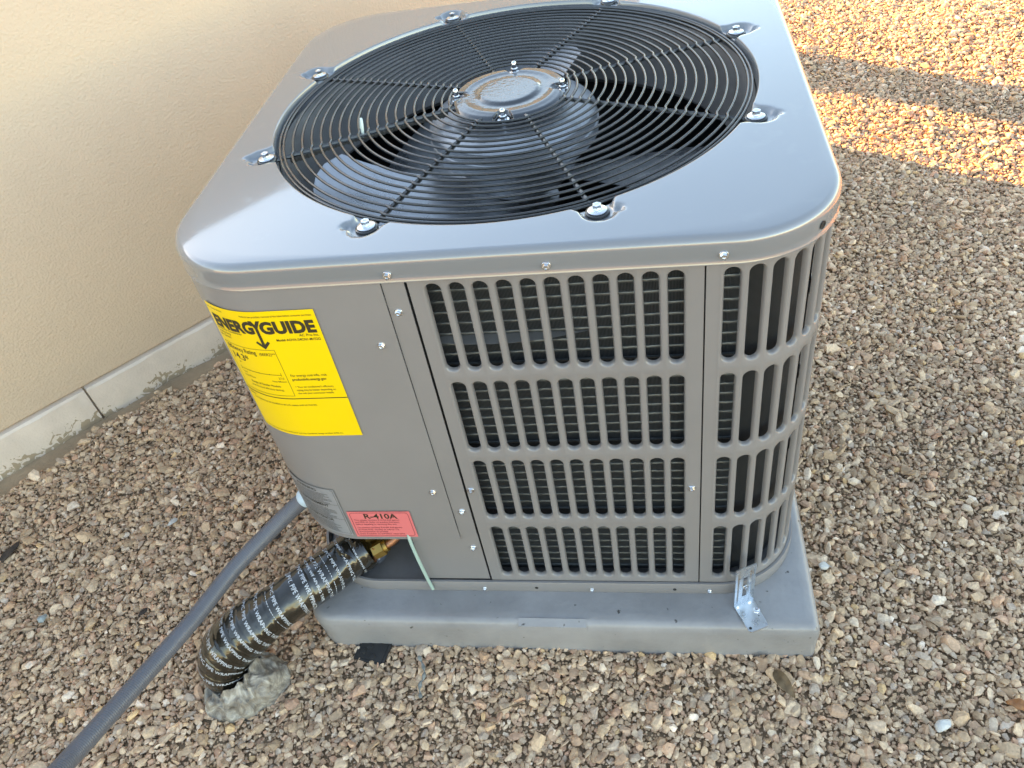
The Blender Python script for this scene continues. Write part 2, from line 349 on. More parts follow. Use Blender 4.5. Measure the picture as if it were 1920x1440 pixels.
# ------------------------------------------------------------------ gravel (stuff): points + geometry nodes
def make_gravel():
    pts = []
    def layer(x0, x1, y0, y1, pitch, keep, smul, z0):
        gx = np.arange(x0, x1, pitch); gy = np.arange(y0, y1, pitch)
        X, Y = np.meshgrid(gx, gy); X = X.ravel(); Y = Y.ravel()
        X = X+rng.uniform(-.5, .5, X.size)*pitch*1.1; Y = Y+rng.uniform(-.5, .5, Y.size)*pitch*1.1
        m = keep(X, Y); X = X[m]; Y = Y[m]
        sz = np.clip(np.exp(rng.normal(0, .40, X.size)), .40, 2.5)*.0046*smul
        Zc = GZ+gh(X, Y)+z0+rng.normal(0, .0011, X.size)+np.minimum(sz, .011)*.45
        pts.append(np.stack([X, Y, Zc, sz], 1))
    cx, cy = CAM.x, CAM.y
    def vis(X, Y):
        a = np.degrees(np.arctan2(Y-cy, X-cx)); d = np.hypot(X-cx, Y-cy)
        return (a > -12) & (a < 190) & (d < 3.9)
    def near(X, Y):
        wl = wline(X, Y); past = (X*.687+Y*.727) > 1.55         # beyond the end of the wall
        edge = .046+.012*np.sin(X*23)+.01*np.sin(X*61+1)
        ok = (wl > edge) | past
        pad = (X > .03) & (X < .72) & (Y > -.01) & (Y < .78)
        seal = ((X+.106)/.056)**2+((Y+.130)/.042)**2 < 1
        return ok & ~pad & ~seal & vis(X, Y)
    layer(-1.5, 2.9, -.9, 3.0, .0082, near, 1.0, 0)
    layer(-1.5, 2.9, -.9, 3.0, .0090, near, .72, .0012)
    layer(-1.5, 2.9, -.9, 3.0, .021, near, 1.22, .0020)
    def close(X, Y): return near(X, Y) & (np.hypot(X-cx, Y-cy) < 2.3)
    layer(-1.5, 2.9, -.9, 3.0, .0068, close, .50, .0002)
    P = np.concatenate(pts); n = len(P)
    me = bpy.data.meshes.new('gravel'); me.vertices.add(n); me.vertices.foreach_set('co', P[:, :3].ravel())
    a = me.attributes.new('rot', 'FLOAT_VECTOR', 'POINT')
    e = np.stack([rng.normal(0, .42, n), rng.normal(0, .42, n), rng.uniform(0, 6.28, n)], 1)
    a.data.foreach_set('vector', e.ravel())
    a = me.attributes.new('scl', 'FLOAT_VECTOR', 'POINT')
    sc = P[:, 3:4]*np.stack([rng.uniform(.95, 1.45, n), rng.uniform(.7, 1.05, n), rng.uniform(.36, .72, n)], 1)
    a.data.foreach_set('vector', sc.ravel())
    a = me.attributes.new('pick', 'INT', 'POINT'); a.data.foreach_set('value', rng.integers(0, 14, n))
    pal = np.array([(.50,.39,.27),(.41,.31,.21),(.58,.48,.36),(.33,.245,.165),(.46,.38,.29),(.40,.28,.20),(.64,.57,.47),(.28,.20,.145),(.48,.32,.23),(.74,.69,.61),(.36,.32,.28),(.58,.42,.22),(.44,.27,.19)])
    wgt = np.array([.17,.16,.15,.08,.13,.11,.06,.04,.06,.018,.03,.012,.02]); wgt /= wgt.sum()
    col = np.array([1.32, 1.14, 1.01])*(pal[rng.choice(len(pal), n, p=wgt)]*.72+np.array([.44, .355, .265])*.28)*rng.uniform(.82, 1.16, (n, 1))
    lf = .5+.5*np.sin(P[:, 0]*3.1+np.sin(P[:, 1]*4.3)*1.4)*np.sin(P[:, 1]*3.7+np.sin(P[:, 0]*5.1)*1.2+1)
    col = col*(.88+.2*lf)[:, None]
    a = me.attributes.new('tint', 'FLOAT_COLOR', 'POINT'); a.data.foreach_set('color', np.concatenate([col, np.ones((n, 1))], 1).ravel())
    o = bpy.data.objects.new('gravel', me); link(o); o['kind'] = 'stuff'; o['label'] = 'loose tan crushed gravel covering the ground around the unit'; o['category'] = 'gravel'
    g = bpy.data.node_groups.new('scatter_stones', 'GeometryNodeTree')
    g.interface.new_socket('Geometry', in_out='INPUT', socket_type='NodeSocketGeometry'); g.interface.new_socket('Geometry', in_out='OUTPUT', socket_type='NodeSocketGeometry')
    nd = g.nodes; L = g.links
    gi = nd.new('NodeGroupInput'); go = nd.new('NodeGroupOutput')
    join = nd.new('GeometryNodeJoinGeometry')
    for k in range(14):
        p = nd.new('GeometryNodePoints'); p.inputs['Count'].default_value = 13+(k % 4)*3
        rv = nd.new('FunctionNodeRandomValue'); rv.data_type = 'FLOAT_VECTOR'; rv.inputs['Min'].default_value = (-1, -1, -1); rv.inputs['Max'].default_value = (1, 1, 1); rv.inputs['Seed'].default_value = 31*k+5
        nm = nd.new('ShaderNodeVectorMath'); nm.operation = 'NORMALIZE'; L.new(rv.outputs['Value'], nm.inputs[0])
        rr = nd.new('FunctionNodeRandomValue'); rr.data_type = 'FLOAT'; rr.inputs[2].default_value = .78; rr.inputs[3].default_value = 1.08; rr.inputs['Seed'].default_value = 7*k+1
        sc_ = nd.new('ShaderNodeVectorMath'); sc_.operation = 'SCALE'; L.new(nm.outputs[0], sc_.inputs[0]); L.new(rr.outputs[1], sc_.inputs['Scale'])
        L.new(sc_.outputs[0], p.inputs['Position'])
        ch = nd.new('GeometryNodeConvexHull'); L.new(p.outputs[0], ch.inputs[0])
        sb = nd.new('GeometryNodeSubdivisionSurface'); sb.inputs['Level'].default_value = 1; sb.inputs['Edge Crease'].default_value = .9
        L.new(ch.outputs[0], sb.inputs['Mesh'])
        ss_ = nd.new('GeometryNodeSetShadeSmooth'); ss_.inputs['Shade Smooth'].default_value = False; L.new((sb if k % 4 == 0 else ch).outputs[0], ss_.inputs['Geometry'])
        sm = nd.new('GeometryNodeSetMaterial'); sm.inputs['Material'].default_value = M['stone']; L.new(ss_.outputs[0], sm.inputs['Geometry'])
        ti = nd.new('GeometryNodeGeometryToInstance'); L.new(sm.outputs[0], ti.inputs[0]); L.new(ti.outputs[0], join.inputs[0])
    ip = nd.new('GeometryNodeInstanceOnPoints'); ip.inputs['Pick Instance'].default_value = True
    def na(name, dt):
        q = nd.new('GeometryNodeInputNamedAttribute'); q.data_type = dt; q.inputs['Name'].default_value = name; return q.outputs[0]
    L.new(gi.outputs[0], ip.inputs['Points']); L.new(join.outputs[0], ip.inputs['Instance'])
    L.new(na('pick', 'INT'), ip.inputs['Instance Index'])
    er = nd.new('FunctionNodeEulerToRotation'); L.new(na('rot', 'FLOAT_VECTOR'), er.inputs[0]); L.new(er.outputs[0], ip.inputs['Rotation'])
    L.new(na('scl', 'FLOAT_VECTOR'), ip.inputs['Scale']); L.new(ip.outputs[0], go.inputs[0])
    md = o.modifiers.new('scatter', 'NODES'); md.node_group = g
    print('gravel stones', n)
make_gravel()

# ------------------------------------------------------------------ stucco wall
WD = Vector((.687, .727, 0)).normalized(); WN = Vector((.727, -.687, 0)).normalized()
W0 = Vector((-.649, .507, 0))
def wp(t, n, z): return W0+WD*t+WN*n+Vector((0, 0, z))
T0, T1 = -3.2, 1.722
wall = empty('garden_wall', wp(0, 0, GZ), 'low tan sand-textured stucco wall with pale footing behind the air conditioner', 'wall')
def wprism(t0, t1, prof, name, m, dt=.25):
    n = max(1, int((t1-t0)/dt)); V = []; F = []; k = len(prof)
    for i in range(n+1):
        t = t0+(t1-t0)*i/n
        for a, z in prof: V.append(wp(t, a, z))
    for i in range(n):
        for j in range(k): F.append((i*k+j, i*k+(j+1) % k, (i+1)*k+(j+1) % k, (i+1)*k+j))
    F.append(tuple(range(k-1, -1, -1))); F.append(tuple(n*k+j for j in range(k)))
    return mesh(name, V, F, m, wall, sharp=50)
wprism(T0, T1, [(-.15, -.2), (-.012, -.2), (-.012, .003), (-.004, .006), (0, .012), (0, 1.028), (-.003, 1.036), (-.01, 1.04), (-.14, 1.04), (-.147, 1.036), (-.15, 1.028)], 'stucco_face', M['stucco'])
def foot(t0, t1):
    # cast footing, front face slightly uneven
    n = int((t1-t0)/.012); V = []; F = []; k = 6
    for i in range(n+1):
        t = t0+(t1-t0)*i/n; e = .0014*math.sin(t*31)+.001*math.sin(t*83+1); u = .003*math.sin(t*19)+.0022*math.sin(t*57+2)
        for a, z in ((-.012, -.13), (.0050+e, -.13), (.0055+e, -.079+u), (.0065+e, -.060), (.007+e, -.004), (.004, .0010)): V.append(wp(t, a, z))
        V.append(wp(t, -.012, .0022))
    k = 7
    for i in range(n):
        for j in range(k): F.append((i*k+j, i*k+(j+1) % k, (i+1)*k+(j+1) % k, (i+1)*k+j))
    F.append(tuple(range(k-1, -1, -1))); F.append(tuple(n*k+j for j in range(k)))
    mesh('footing', V, F, M['footing'], wall, sharp=14)
tj = (Vector((-.672, .4826, 0))-W0).dot(WD)
foot(T0, tj-1.4); foot(tj-1.395, tj-.0022); foot(tj+.0022, tj+1.35); foot(tj+1.355, T1)

# shrubs beyond the wall, whose shadows stripe the gravel (outside the frame)
def shrub(s, back, rad, h, label):
    # s: offset across the sun direction; back: metres towards the sun from the lit gravel
    n_ = Vector((.559, .829, 0)); d_ = Vector((-.829, .559, 0))
    c = n_*s + d_*back; c.z = GZ
    o = empty('desert_shrub', c, label, 'shrub', 'shrubs beyond the end of the wall')
    sr = random.Random(int(s*100)); V = []; F = []
    for i in range(int(9000*rad*h*4)):
        z = sr.uniform(.05, 1)**.8*h; rr = rad*math.sqrt(sr.random())*(.75+.25*math.sin(z*9))*(1 if z < h*.8 else .75); a = sr.uniform(0, 6.283)
        p = c+Vector((rr*math.cos(a), rr*math.sin(a), z)); l = sr.uniform(.012, .024)
        u = Vector((sr.gauss(0, 1), sr.gauss(0, 1), sr.gauss(0, 1))).normalized(); v = u.cross(Vector((sr.gauss(0, 1), sr.gauss(0, 1), .3))).normalized()
        b = len(V); V += [p-u*l, p+v*l*.4, p+u*l, p-v*l*.4]; F.append((b, b+1, b+2, b+3))
    mesh('foliage', V, F, M['shrub'], o, smooth=False)
    parts = []
    for i in range(9):
        a = i*.7; e = c+Vector((math.cos(a)*rad*.7, math.sin(a)*rad*.7, h*.85))
        parts.append(tube([c, c.lerp(e, .5)+Vector((0, 0, .05)), e], [.012, .008, .003], 6))
    mesh('stem', *merge(*parts), M['stem'], o)
shrub(2.165, 1.9, .19, .76, 'small dark green rounded desert shrub nearest the end of the wall')
shrub(3.17, 1.6, .47, 1.05, 'large dark green desert shrub furthest beyond the end of the wall')

# ------------------------------------------------------------------ pad
def rrect(x0, x1, y0, y1, rs, k=6):
    out = []
    for (cx, cy, sx_, sy_, a0), r in zip(((x1, y0, -1, 1, -90), (x1, y1, -1, -1, 0), (x0, y1, 1, -1, 90), (x0, y0, 1, 1, 180)), rs):
        for i in range(k+1):
            a = R_(a0+90*i/k); out.append((cx+sx_*r+r*math.cos(a), cy+sy_*r+r*math.sin(a)))
    return out
pad = empty('equipment_pad', (.36, .36, -.085), 'light grey moulded equipment pad under the air conditioner', 'pad')
def padmesh():
    V = []; F = []; k = None
    rs0 = (.010, .03, .03, .045)
    for inset, z in ((.001, -.13), (.001, -.0815), (.0005, -.05), (-.001, -.02), (.0005, -.009), (.004, -.003), (.010, -.0004), (.02, 0.0)):
        rs = [max(.004, r-inset*.5) for r in rs0]
        ring = rrect(-.004+inset, .7615-inset, -.0555+inset, .79-inset, rs, 8); k = len(ring)
        for x, y in ring:
            zz = z + (.0012*math.sin(x*13)+.0008*math.sin(x*37)) * (1 if z < -.001 and z > -.1 else 0)
            V.append((x, y, zz))
    n = len(V)//k
    for i in range(n-1):
        for j in range(k): F.append((i*k+j, i*k+(j+1) % k, (i+1)*k+(j+1) % k, (i+1)*k+j))
    F.append(tuple((n-1)*k+j for j in range(k)))
    return V, F
mesh('slab', *padmesh(), M['pad'], pad, sharp=60)
b_ = [(.3340, -.0465, .0006), (.4350, -.0465, .0006), (.4350, -.0572, -.0052), (.4350, -.0580, -.0135), (.3360, -.0580, -.0135), (.3340, -.0572, -.0052)]
b2 = [(x, y+.004, z-.006) for x, y, z in b_]
mesh('name_boss', b_+b2, [(0, 5, 2, 1), (5, 4, 3, 2)]+[(i, (i+1) % 6, 6+(i+1) % 6, 6+i) for i in range(6)], M['pad'], pad, sharp=30)

# ------------------------------------------------------------------ the condenser
AC = empty('air_conditioner', (W/2, D/2, 0), 'grey outdoor air conditioner with round fan grille on top and slotted side grilles', 'air conditioner')
CX, CY = .367, .369
RB, RH = .3275, .317
BOLTAZ = [R_(-112.5+45*k) for k in range(8)]
def top_cover():
    NT = 1440; rad = []
    inner = [0, .0012, .0026, .0045, .0065, .009, .012, .015, .018, .021, .024, .027, .030, .033, .036, .039, .042, .045, .048, .052, .056]
    bolts = [(CX+RB*math.cos(a), CY+RB*math.sin(a), a) for a in BOLTAZ]
    V = []; F = []
    th = np.arange(NT)*2*np.pi/NT
    ct, st = np.cos(th), np.sin(th)
    # distance to the rounded-square outline from the fan centre
    def outline(inset):
        R = np.zeros(NT); rr = r0-inset+.0005; x0, x1, y0, y1 = inset, W-inset, inset, D-inset
        for i in range(NT):
            lo, hi = .2, .8
            for _ in range(26):
                m = (lo+hi)/2; x = CX+m*ct[i]; y = CY+m*st[i]
                dx = max(x0+rr-x, x-(x1-rr), 0); dy = max(y0+rr-y, y-(y1-rr), 0)
                if (dx*dx+dy*dy)**.5 <= rr: lo = m
                else: hi = m
            R[i] = lo
        return R
    R8 = outline(.009)
    rows = []
    zt = .620
    def height(X, Y):
        z = np.full(X.shape, zt)
        r = np.hypot(X-CX, Y-CY)
        z = z-.0012*np.clip((r-.33)/.14, 0, 1)                 # gentle crown falling to the corners
        dep = np.zeros(X.shape)
        for bx, by, a in bolts:
            ca, sa = math.cos(a), math.sin(a); u = (X-bx)*ca+(Y-by)*sa; v = -(X-bx)*sa+(Y-by)*ca
            du = np.maximum(u-.004, 0); dd = np.sqrt(du**2+v**2)-.0175
            # flares open towards the fan opening
            dd = dd-np.clip(-(u+.004), 0, .010)*.55
            dep = np.maximum(dep, np.where(u < -.06, 0, 1/(1+np.exp(np.clip(dd/.0011, -50, 50)))))
            sgn = 1 if bx > CX else -1
            tx, ty = bx+sgn*.0215, by-.001 if abs(math.sin(a)) > .5 else by
            d2 = np.sqrt((X-tx)**2+((Y-ty)*1.1)**2)-.0052
            dep = np.maximum(dep, .8/(1+np.exp(np.clip(d2/.0010, -50, 50))))
        return z-.0068*dep
    # lip down into the opening
    lip = [(.0035, .022), (.0035, .016), (.0032, .010), (.0012, .0045), (.0003, .0015)]
    for dr, dz in lip:
        r = np.full(NT, RH-0.0+dr*0-.0018+(.0018 if dz < .002 else (.0009 if dz < .006 else 0)))
        X = CX+r*ct; Y = CY+r*st; rows.append(np.stack([X, Y, height(CX+(RH+.0005)*ct, CY+(RH+.0005)*st)-dz], 1))
    for d in inner:
        r = RH+.0006+d; X = CX+r*ct; Y = CY+r*st; r_lim = np.minimum(r, R8-.002); X = CX+r_lim*ct; Y = CY+r_lim*st
        rows.append(np.stack([X, Y, height(X, Y)], 1))
    r_in = np.minimum(RH+.0006+inner[-1], R8-.002)
    for f in (.25, .5, .75, 1):
        r = r_in+(R8-r_in)*f; X = CX+r*ct; Y = CY+r*st; rows.append(np.stack([X, Y, height(X, Y)], 1))
    for ins, dz in ((.0068, .0004), (.0046, .0014), (.0026, .0030), (.0011, .0054), (.0003, .0082), (0, .0115), (0, .021), (0, .0305), (-.0006, .0312), (-.0004, .0318), (.002, .0316), (.002, .018)):
        Rr = outline(ins); X = CX+Rr*ct; Y = CY+Rr*st; rows.append(np.stack([X, Y, height(CX+R8*ct, CY+R8*st)*0+zt-.0012*np.clip((R8-.33)/.14, 0, 1)-dz], 1))
    V = np.concatenate(rows); n = len(rows)
    for i in range(n-1):
        for j in range(NT):
            j2 = (j+1) % NT; F.append((i*NT+j, i*NT+j2, (i+1)*NT+j2, (i+1)*NT+j))
    return V.tolist(), F
mesh('top_cover', *top_cover(), M['cap'], AC, sharp=70)

# hex-head screws
def screw_mesh(name, rw=.0042, rh=.0031, h=.0036, m=None):
    prof = [(rw*.6, -.002), (rw, 0), (rw, .0007), (rw*.95, .0011), (rh*1.02, .0013)]
    V, F = lathe(prof, 18)
    hx = [(rh, .0012), (rh, h-.0004), (rh*.86, h), (rh*.5, h), (rh*.45, h-.0009)]
    k = 6; V2 = []; F2 = []
    for rr, z in hx:
        for j in range(k): a = j*math.pi/3; V2.append(Vector((rr*math.cos(a), rr*math.sin(a), z)))
    for i in range(len(hx)-1):
        for j in range(k): F2.append((i*k+j, i*k+(j+1) % k, (i+1)*k+(j+1) % k, (i+1)*k+j))
    F2.append(tuple(4*k+j for j in range(k)))
    V, F = merge((V, F), (V2, F2))
    me = bpy.data.meshes.new(name); me.from_pydata([tuple(v) for v in V], [], F); me.materials.append(m or M['bolt'])
    me.polygons.foreach_set('use_smooth', [True]*len(me.polygons)); me.set_sharp_from_angle(angle=R_(30)); return me
SM = screw_mesh('screw', .0050, .0037, .0042); SM2 = screw_mesh('small_screw', .0037, .0028, .0034)
def place(me, name, p, nrm, parent, spin=None):
    o = bpy.data.objects.new(name, me); link(o, parent)
    pl = parent.location+(parent.parent.location if parent.parent else Vector())
    o.location = Vector(p)-pl; q = Vector(nrm).to_track_quat('Z', 'Y')
    o.rotation_mode = 'QUATERNION'; o.rotation_quaternion = q @ Matrix.Rotation(spin if spin is not None else random.uniform(0, 6), 4, 'Z').to_quaternion()
    return o
for x, z in ((.2755, .598), (.4419, .5985), (.6147, .599)): place(SM, 'screw', (x, -.0004, z), (0, -1, 0), AC)
for x, z, y in ((.274, .5458, .0035), (.2434, .5013, .002), (.246, .2382, .002), (.2773, .1934, .0035), (.2986, .2398, .003), (.5868, .2399, .003), (.2774, .1062, .0045)): place(SM, 'screw', (x, y, z), (0, -1, 0), AC)
for x in (.2789, .4423, .6131): place(SM2, 'screw', (x, -.0022, .0095), (0, -1, 0), AC)
for s in (-.172, ): p = per(s, .0006, .598); p2 = per(s, .1, .598); place(SM, 'screw', p, p2-p, AC)
for s in (SEG[0]+SEG[1]+.03, SEG[0]+SEG[1]+.3): p = per(s, .0006, .598); p2 = per(s, .1, .598); place(SM, 'screw', p, p2-p, AC)
p = per(SEG[0]+.098, .0007, .600); p2 = per(SEG[0]+.098, .1, .600)
hv, hf = lathe([(.0042, -.0006), (.0046, .0001), (.0032, .0002), (.003, -.0002)], 16); q_ = (p2-p).to_track_quat('Z', 'Y').to_matrix()
mesh('screw_hole', [q_ @ v + p for v in hv], hf, M['dark'], AC)
# small holes in the base pan flange
for x in (.3592, .5635):
    hv, hf = lathe([(.0026, -.0006), (.0026, .0002), (.0014, .0003)], 12); q2 = Vector((0, -1, 0)).to_track_quat('Z', 'Y').to_matrix()
    mesh('drain_hole', [q2 @ v + Vector((x, -.0021, .0112)) for v in hv], hf, M['dark'], AC)

# base pan
def basepan():
    V = []; F = []; prof = [(-.012, .0035), (-.012, .0005), (.001, .0), (.0018, .002), (.0018, .0225), (.0010, .0238), (-.0026, .0238), (-.0029, .0225), (-.0031, .0035)]
    ss = sgrid(0, PER, .008)[:-1]; k = len(prof)
    for s in ss:
        for o, z in prof: V.append(per(s, o, z))
    n = len(ss)
    for i in range(n):
        for j in range(k): F.append((i*k+j, ((i+1) % n)*k+j, ((i+1) % n)*k+(j+1) % k, i*k+(j+1) % k))
    b = len(V)
    for s in ss: V.append(per(s, -.0009, .0042))
    F.append(tuple(b+i for i in range(n)))
    return V, F
mesh('base_pan', *basepan(), M['paint'], AC, sharp=35)

# slotted grille panels
ROWS = [(.5800, .4567), (.4371, .3174), (.2969, .1779), (.1562, .0371)]
PITCH = .02513; HW = .0079
def grille(s0, s1, centers, zb=.0246, zt=.5905, off=-.003):
    NP = 26; V = []; F = []
    zed = [zt]+[(ROWS[i][1]+ROWS[i+1][0])/2 for i in range(3)]+[zb]
    ced = [s0]+[(centers[i]+centers[i+1])/2 for i in range(len(centers)-1)]+[s1]
    def quad(sa, sb, za, zb_):
        nonlocal off
        b = len(V); ss = sgrid(sa, sb, .006)
        for s in ss: V.extend([per(s, off, za), per(s, off, zb_)])
        for i in range(len(ss)-1): F.append((b+2*i, b+2*i+1, b+2*i+3, b+2*i+2))
    def cell(c, sa, sb, z1, z0, ra, rb):
        # ra..rb: cell z range ; slot z0..z1
        zc1, zc0 = z1-HW, z0+HW; b = len(V)
        def stadium(h, ext):
            pts = []
            for i in range(NP//2): a = math.pi*i/(NP//2-1); pts.append((c+h*math.cos(a), zc1+h*math.sin(a)))
            for i in range(NP//2): a = math.pi+math.pi*i/(NP//2-1); pts.append((c+h*math.cos(a), zc0+h*math.sin(a)))
            return pts
        inner = stadium(HW+.0026, 0)
        rect = []
        for i, (x, z) in enumerate(inner):
            h = i < NP//2; a = (math.pi*i/(NP//2-1)) if h else math.pi+math.pi*(i-NP//2)/(NP//2-1)
            ca, sa_ = math.cos(a), math.sin(a); X = sb if ca > 0 else sa
            Zt = ra if h else rb; zc = zc1 if h else zc0
            # project to the rectangle
            m = max(abs(ca), abs(sa_)); px = c+(ca/m)*((sb-c) if ca > 0 else (c-sa)); pz = zc+(sa_/m)*abs(Zt-zc)
            rect.append((px, pz))
        rings = [(rect, off), (inner, off), (stadium(HW+.0017, 0), off-.0005), (stadium(HW+.0008, 0), off-.0018), (stadium(HW+.0002, 0), off-.0038), (stadium(HW, 0), off-.0062), (stadium(HW+.0012, 0), off-.0062)]
        for pts, o in rings:
            for x, z in pts: V.append(per(x, o, z))
        for q in range(len(rings)-1):
            for j in range(NP):
                j2 = (j+1) % NP; F.append((b+q*NP+j2, b+q*NP+j, b+(q+1)*NP+j, b+(q+1)*NP+j2))
    for i, c in enumerate(centers):
        w_ = PITCH/2; sa = c-w_ if i == 0 else ced[i]; sb = c+w_ if i == len(centers)-1 else ced[i+1]
        for r in range(4): cell(c, sa, sb, ROWS[r][0], ROWS[r][1], zed[r], zed[r+1])
    off0 = off; off = off0-.0002
    quad(s0, centers[0]-PITCH/2+.0015, zt, zb); quad(centers[-1]+PITCH/2-.0015, s1, zt, zb); off = off0
    # edge returns
    for s in (s0, s1):
        b = len(V); V.extend([per(s, off, zt), per(s, off-.008, zt), per(s, off-.008, zb), per(s, off, zb)]); F.append((b, b+1, b+2, b+3) if s == s0 else (b+3, b+2, b+1, b))
    return V, F
def fix(V, F): # weld
    bm = bmesh.new(); vs = [bm.verts.new(v) for v in V]
    for f in F:
        try: bm.faces.new([vs[i] for i in f])
        except ValueError: pass
    bmesh.ops.remove_doubles(bm, verts=bm.verts, dist=.00005)
    bmesh.ops.recalc_face_normals(bm, faces=bm.faces)
    bm.verts.index_update(); V2 = [v.co.copy() for v in bm.verts]; F2 = [tuple(v.index for v in f.verts) for f in bm.faces]; bm.free(); return V2, F2
mesh('grille_panel', *fix(*grille(sx(.2925), sx(.5974), [sx(.3182)+PITCH*k for k in range(11)])), M['paint'], AC, sharp=50)
mesh('grille_panel', *fix(*grille(sx(.5990), sx(.5990)+1.075, [sx(.6250)+.0253*k for k in range(41)])), M['paint'], AC, sharp=50)
s_end = PER-.42
mesh('grille_panel', *fix(*grille(sx(.5990)+1.078, s_end, [sx(.5990)+1.078+.026+.0253*k for k in range(int((s_end-(sx(.5990)+1.078)-.05)/.0253)+1)])), M['paint'], AC, sharp=50)
mesh('service_panel', *sheet(-.419, sx(.2638), .131, .5905, -.001, .002), M['paint'], AC, sharp=30)
# rolled bottom edge of the service panel
mesh('trim_strip', *sheet(sx(.2645), sx(.2892), .1407, .5905, -.0030, .0018), M['paint'], AC, sharp=30)
mesh('lower_panel', *sheet(sx(.190), sx(.2892), .0246, .1500, -.0045, .0013), M['paint'], AC, sharp=30)
mesh('corner_bulkhead', *merge(box(.1895, .1908, .005, .12, .004, .30), box(.03, .1908, .12, .1215, .004, .30)), M['inner'], AC, smooth=False)
mesh('seam_shade', *sheet(sx(.2850), sx(.2960), .026, .588, -.010, .002), M['dark'], AC)  # black strip set behind the seam to stand for its shade
mesh('seam_shade', *sheet(sx(.594), sx(.602), .026, .588, -.012, .002), M['dark'], AC)

# coil
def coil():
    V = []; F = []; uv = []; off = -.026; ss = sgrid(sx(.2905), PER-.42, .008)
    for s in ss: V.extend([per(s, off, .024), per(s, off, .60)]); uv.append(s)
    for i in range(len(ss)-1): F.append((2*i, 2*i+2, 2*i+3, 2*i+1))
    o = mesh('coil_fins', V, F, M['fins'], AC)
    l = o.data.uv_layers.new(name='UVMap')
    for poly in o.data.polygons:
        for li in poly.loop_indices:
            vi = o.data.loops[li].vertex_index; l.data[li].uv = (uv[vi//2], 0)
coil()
def backwall():  # closes the inside behind the electrics compartment so no daylight leaks in
    V = []; F = []; ss = sgrid(0, PER, .01)
    for s in ss: V.extend([per(s, -.034, .004), per(s, -.034, .585)])
    for i in range(len(ss)-1): F.append((2*i, 2*i+2, 2*i+3, 2*i+1))
    mesh('inner_liner', V, F, M['dark'], AC)
# added black sheet, behind the coil only, keeps daylight out of the cabinet
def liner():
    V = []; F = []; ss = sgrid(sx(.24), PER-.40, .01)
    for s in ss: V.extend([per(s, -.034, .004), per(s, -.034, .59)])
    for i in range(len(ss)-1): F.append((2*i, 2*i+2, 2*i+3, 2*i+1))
    mesh('coil_light_block', V, F, M['dark'], AC)
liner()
# coil tubes behind the slots: one row of tube sleeves per level
tz = .0330
ksum = 0
while tz < .585:
    ss = sgrid(sx(.292), sx(.648), .003); V = []; F = []
    jit = [random.uniform(-.0004, .0004) for _ in ss]
    prof = [(-.0262, -.0022), (-.0250, -.0018), (-.0244, -.0006), (-.0244, .0006), (-.0250, .0016), (-.0262, .0020)]
    k = len(prof)
    for s, j_ in zip(ss, jit):
        for o, z in prof: V.append(per(s, o+j_, tz+z))
    for i in range(len(ss)-1):
        for j in range(k-1): F.append((i*k+j, (i+1)*k+j, (i+1)*k+j+1, i*k+j+1))
    mesh('coil_tube', V, F, M['alu'], AC)
    tz += .01535
# fan deck partition and compartment floor
fl = []; ff = []
ss = sgrid(0, PER, .01)[:-1]
for s in ss: fl.append(per(s, -.008, .012))
mesh('pan_floor', fl, [tuple(range(len(fl)))], M['inner'], AC, smooth=False)

# fan grille
RR = [.0835, .0935] + [.1055+i*(.2955-.1055)/15.0 for i in range(16)] + [.3050, .3100]
def gz(r): return .6190-.0050*max(0, (r-.07)/.23)**1.6
def ring_path(r, pitch=.0122, n=288):
    P = []
    for i in range(n):
        a = 2*math.pi*i/n
        # sectors alternate in radius; short jogs at the spokes
        t = ((math.degrees(a)+112.5) % 360)/45.0; k = int(t); f = (t-k)*45
        dk = [.0030, 0, -.0030, 0, .0030, 0, -.0030, 0]
        L_ = 45*r*math.pi/180; jw = .0045/r*180/math.pi/2
        d = dk[k]
        if f < jw: q = .5+.5*f/jw; d = dk[k-1]*(1-q)+dk[k]*q
        elif f > 45-jw: q = .5*(f-(45-jw))/jw; d = dk[k]*(1-q)+dk[(k+1) % 8]*q
        rr = r+(d if r < .300 else 0)
        P.append((CX+rr*math.cos(a), CY+rr*math.sin(a), gz(rr)))
    return P
for r in RR:
    V, F = tube(ring_path(r, n=int(180+900*r)), .00175, 7, closed=True)
    mesh('grille_ring', V, F, M['wire'], AC, sharp=80)
for i, a in enumerate(BOLTAZ):
    ca, sa = math.cos(a), math.sin(a); P = []
    for j in range(60):
        r = .062+(.3165-.062)*j/59; P.append((CX+r*ca, CY+r*sa, gz(r)-.0030+.0004*math.sin(r*500)))
    v1 = tube(P, .0029, 8)
    # eyelet under the bolt
    P2 = [(CX+RB*ca+.0108*math.cos(t), CY+RB*sa+.0108*math.sin(t), .6140) for t in np.linspace(0, 2*math.pi, 28, endpoint=False)]
    v2 = tube(P2, .0024, 8, closed=True)
    v3 = lathe([(.0095, .6105), (.0106, .6115), (.0106, .6155), (.0095, .6160)], 24, (CX+RB*ca, CY+RB*sa, 0))
    mesh('grille_spoke', *merge(v1, v2, v3), M['wire'], AC)
    b = empty('fan_bolt', (0, 0, 0), '', '') if False else None
    big = lathe([(.0005, .6160), (.0096, .6161), (.0102, .6166), (.0102, .6176), (.0096, .6180), (.0052, .6181)], 28, (CX+RB*ca, CY+RB*sa, 0))
    wsh = mesh('bolt_washer', *big, M['bolt'], AC)
    hx = screw_mesh('bolt', .0060, .0050, .0064) if i == 0 else hx
    place(hx, 'bolt', (CX+RB*ca, CY+RB*sa, .6180), (random.uniform(-.05, .05), random.uniform(-.05, .05), 1), AC)
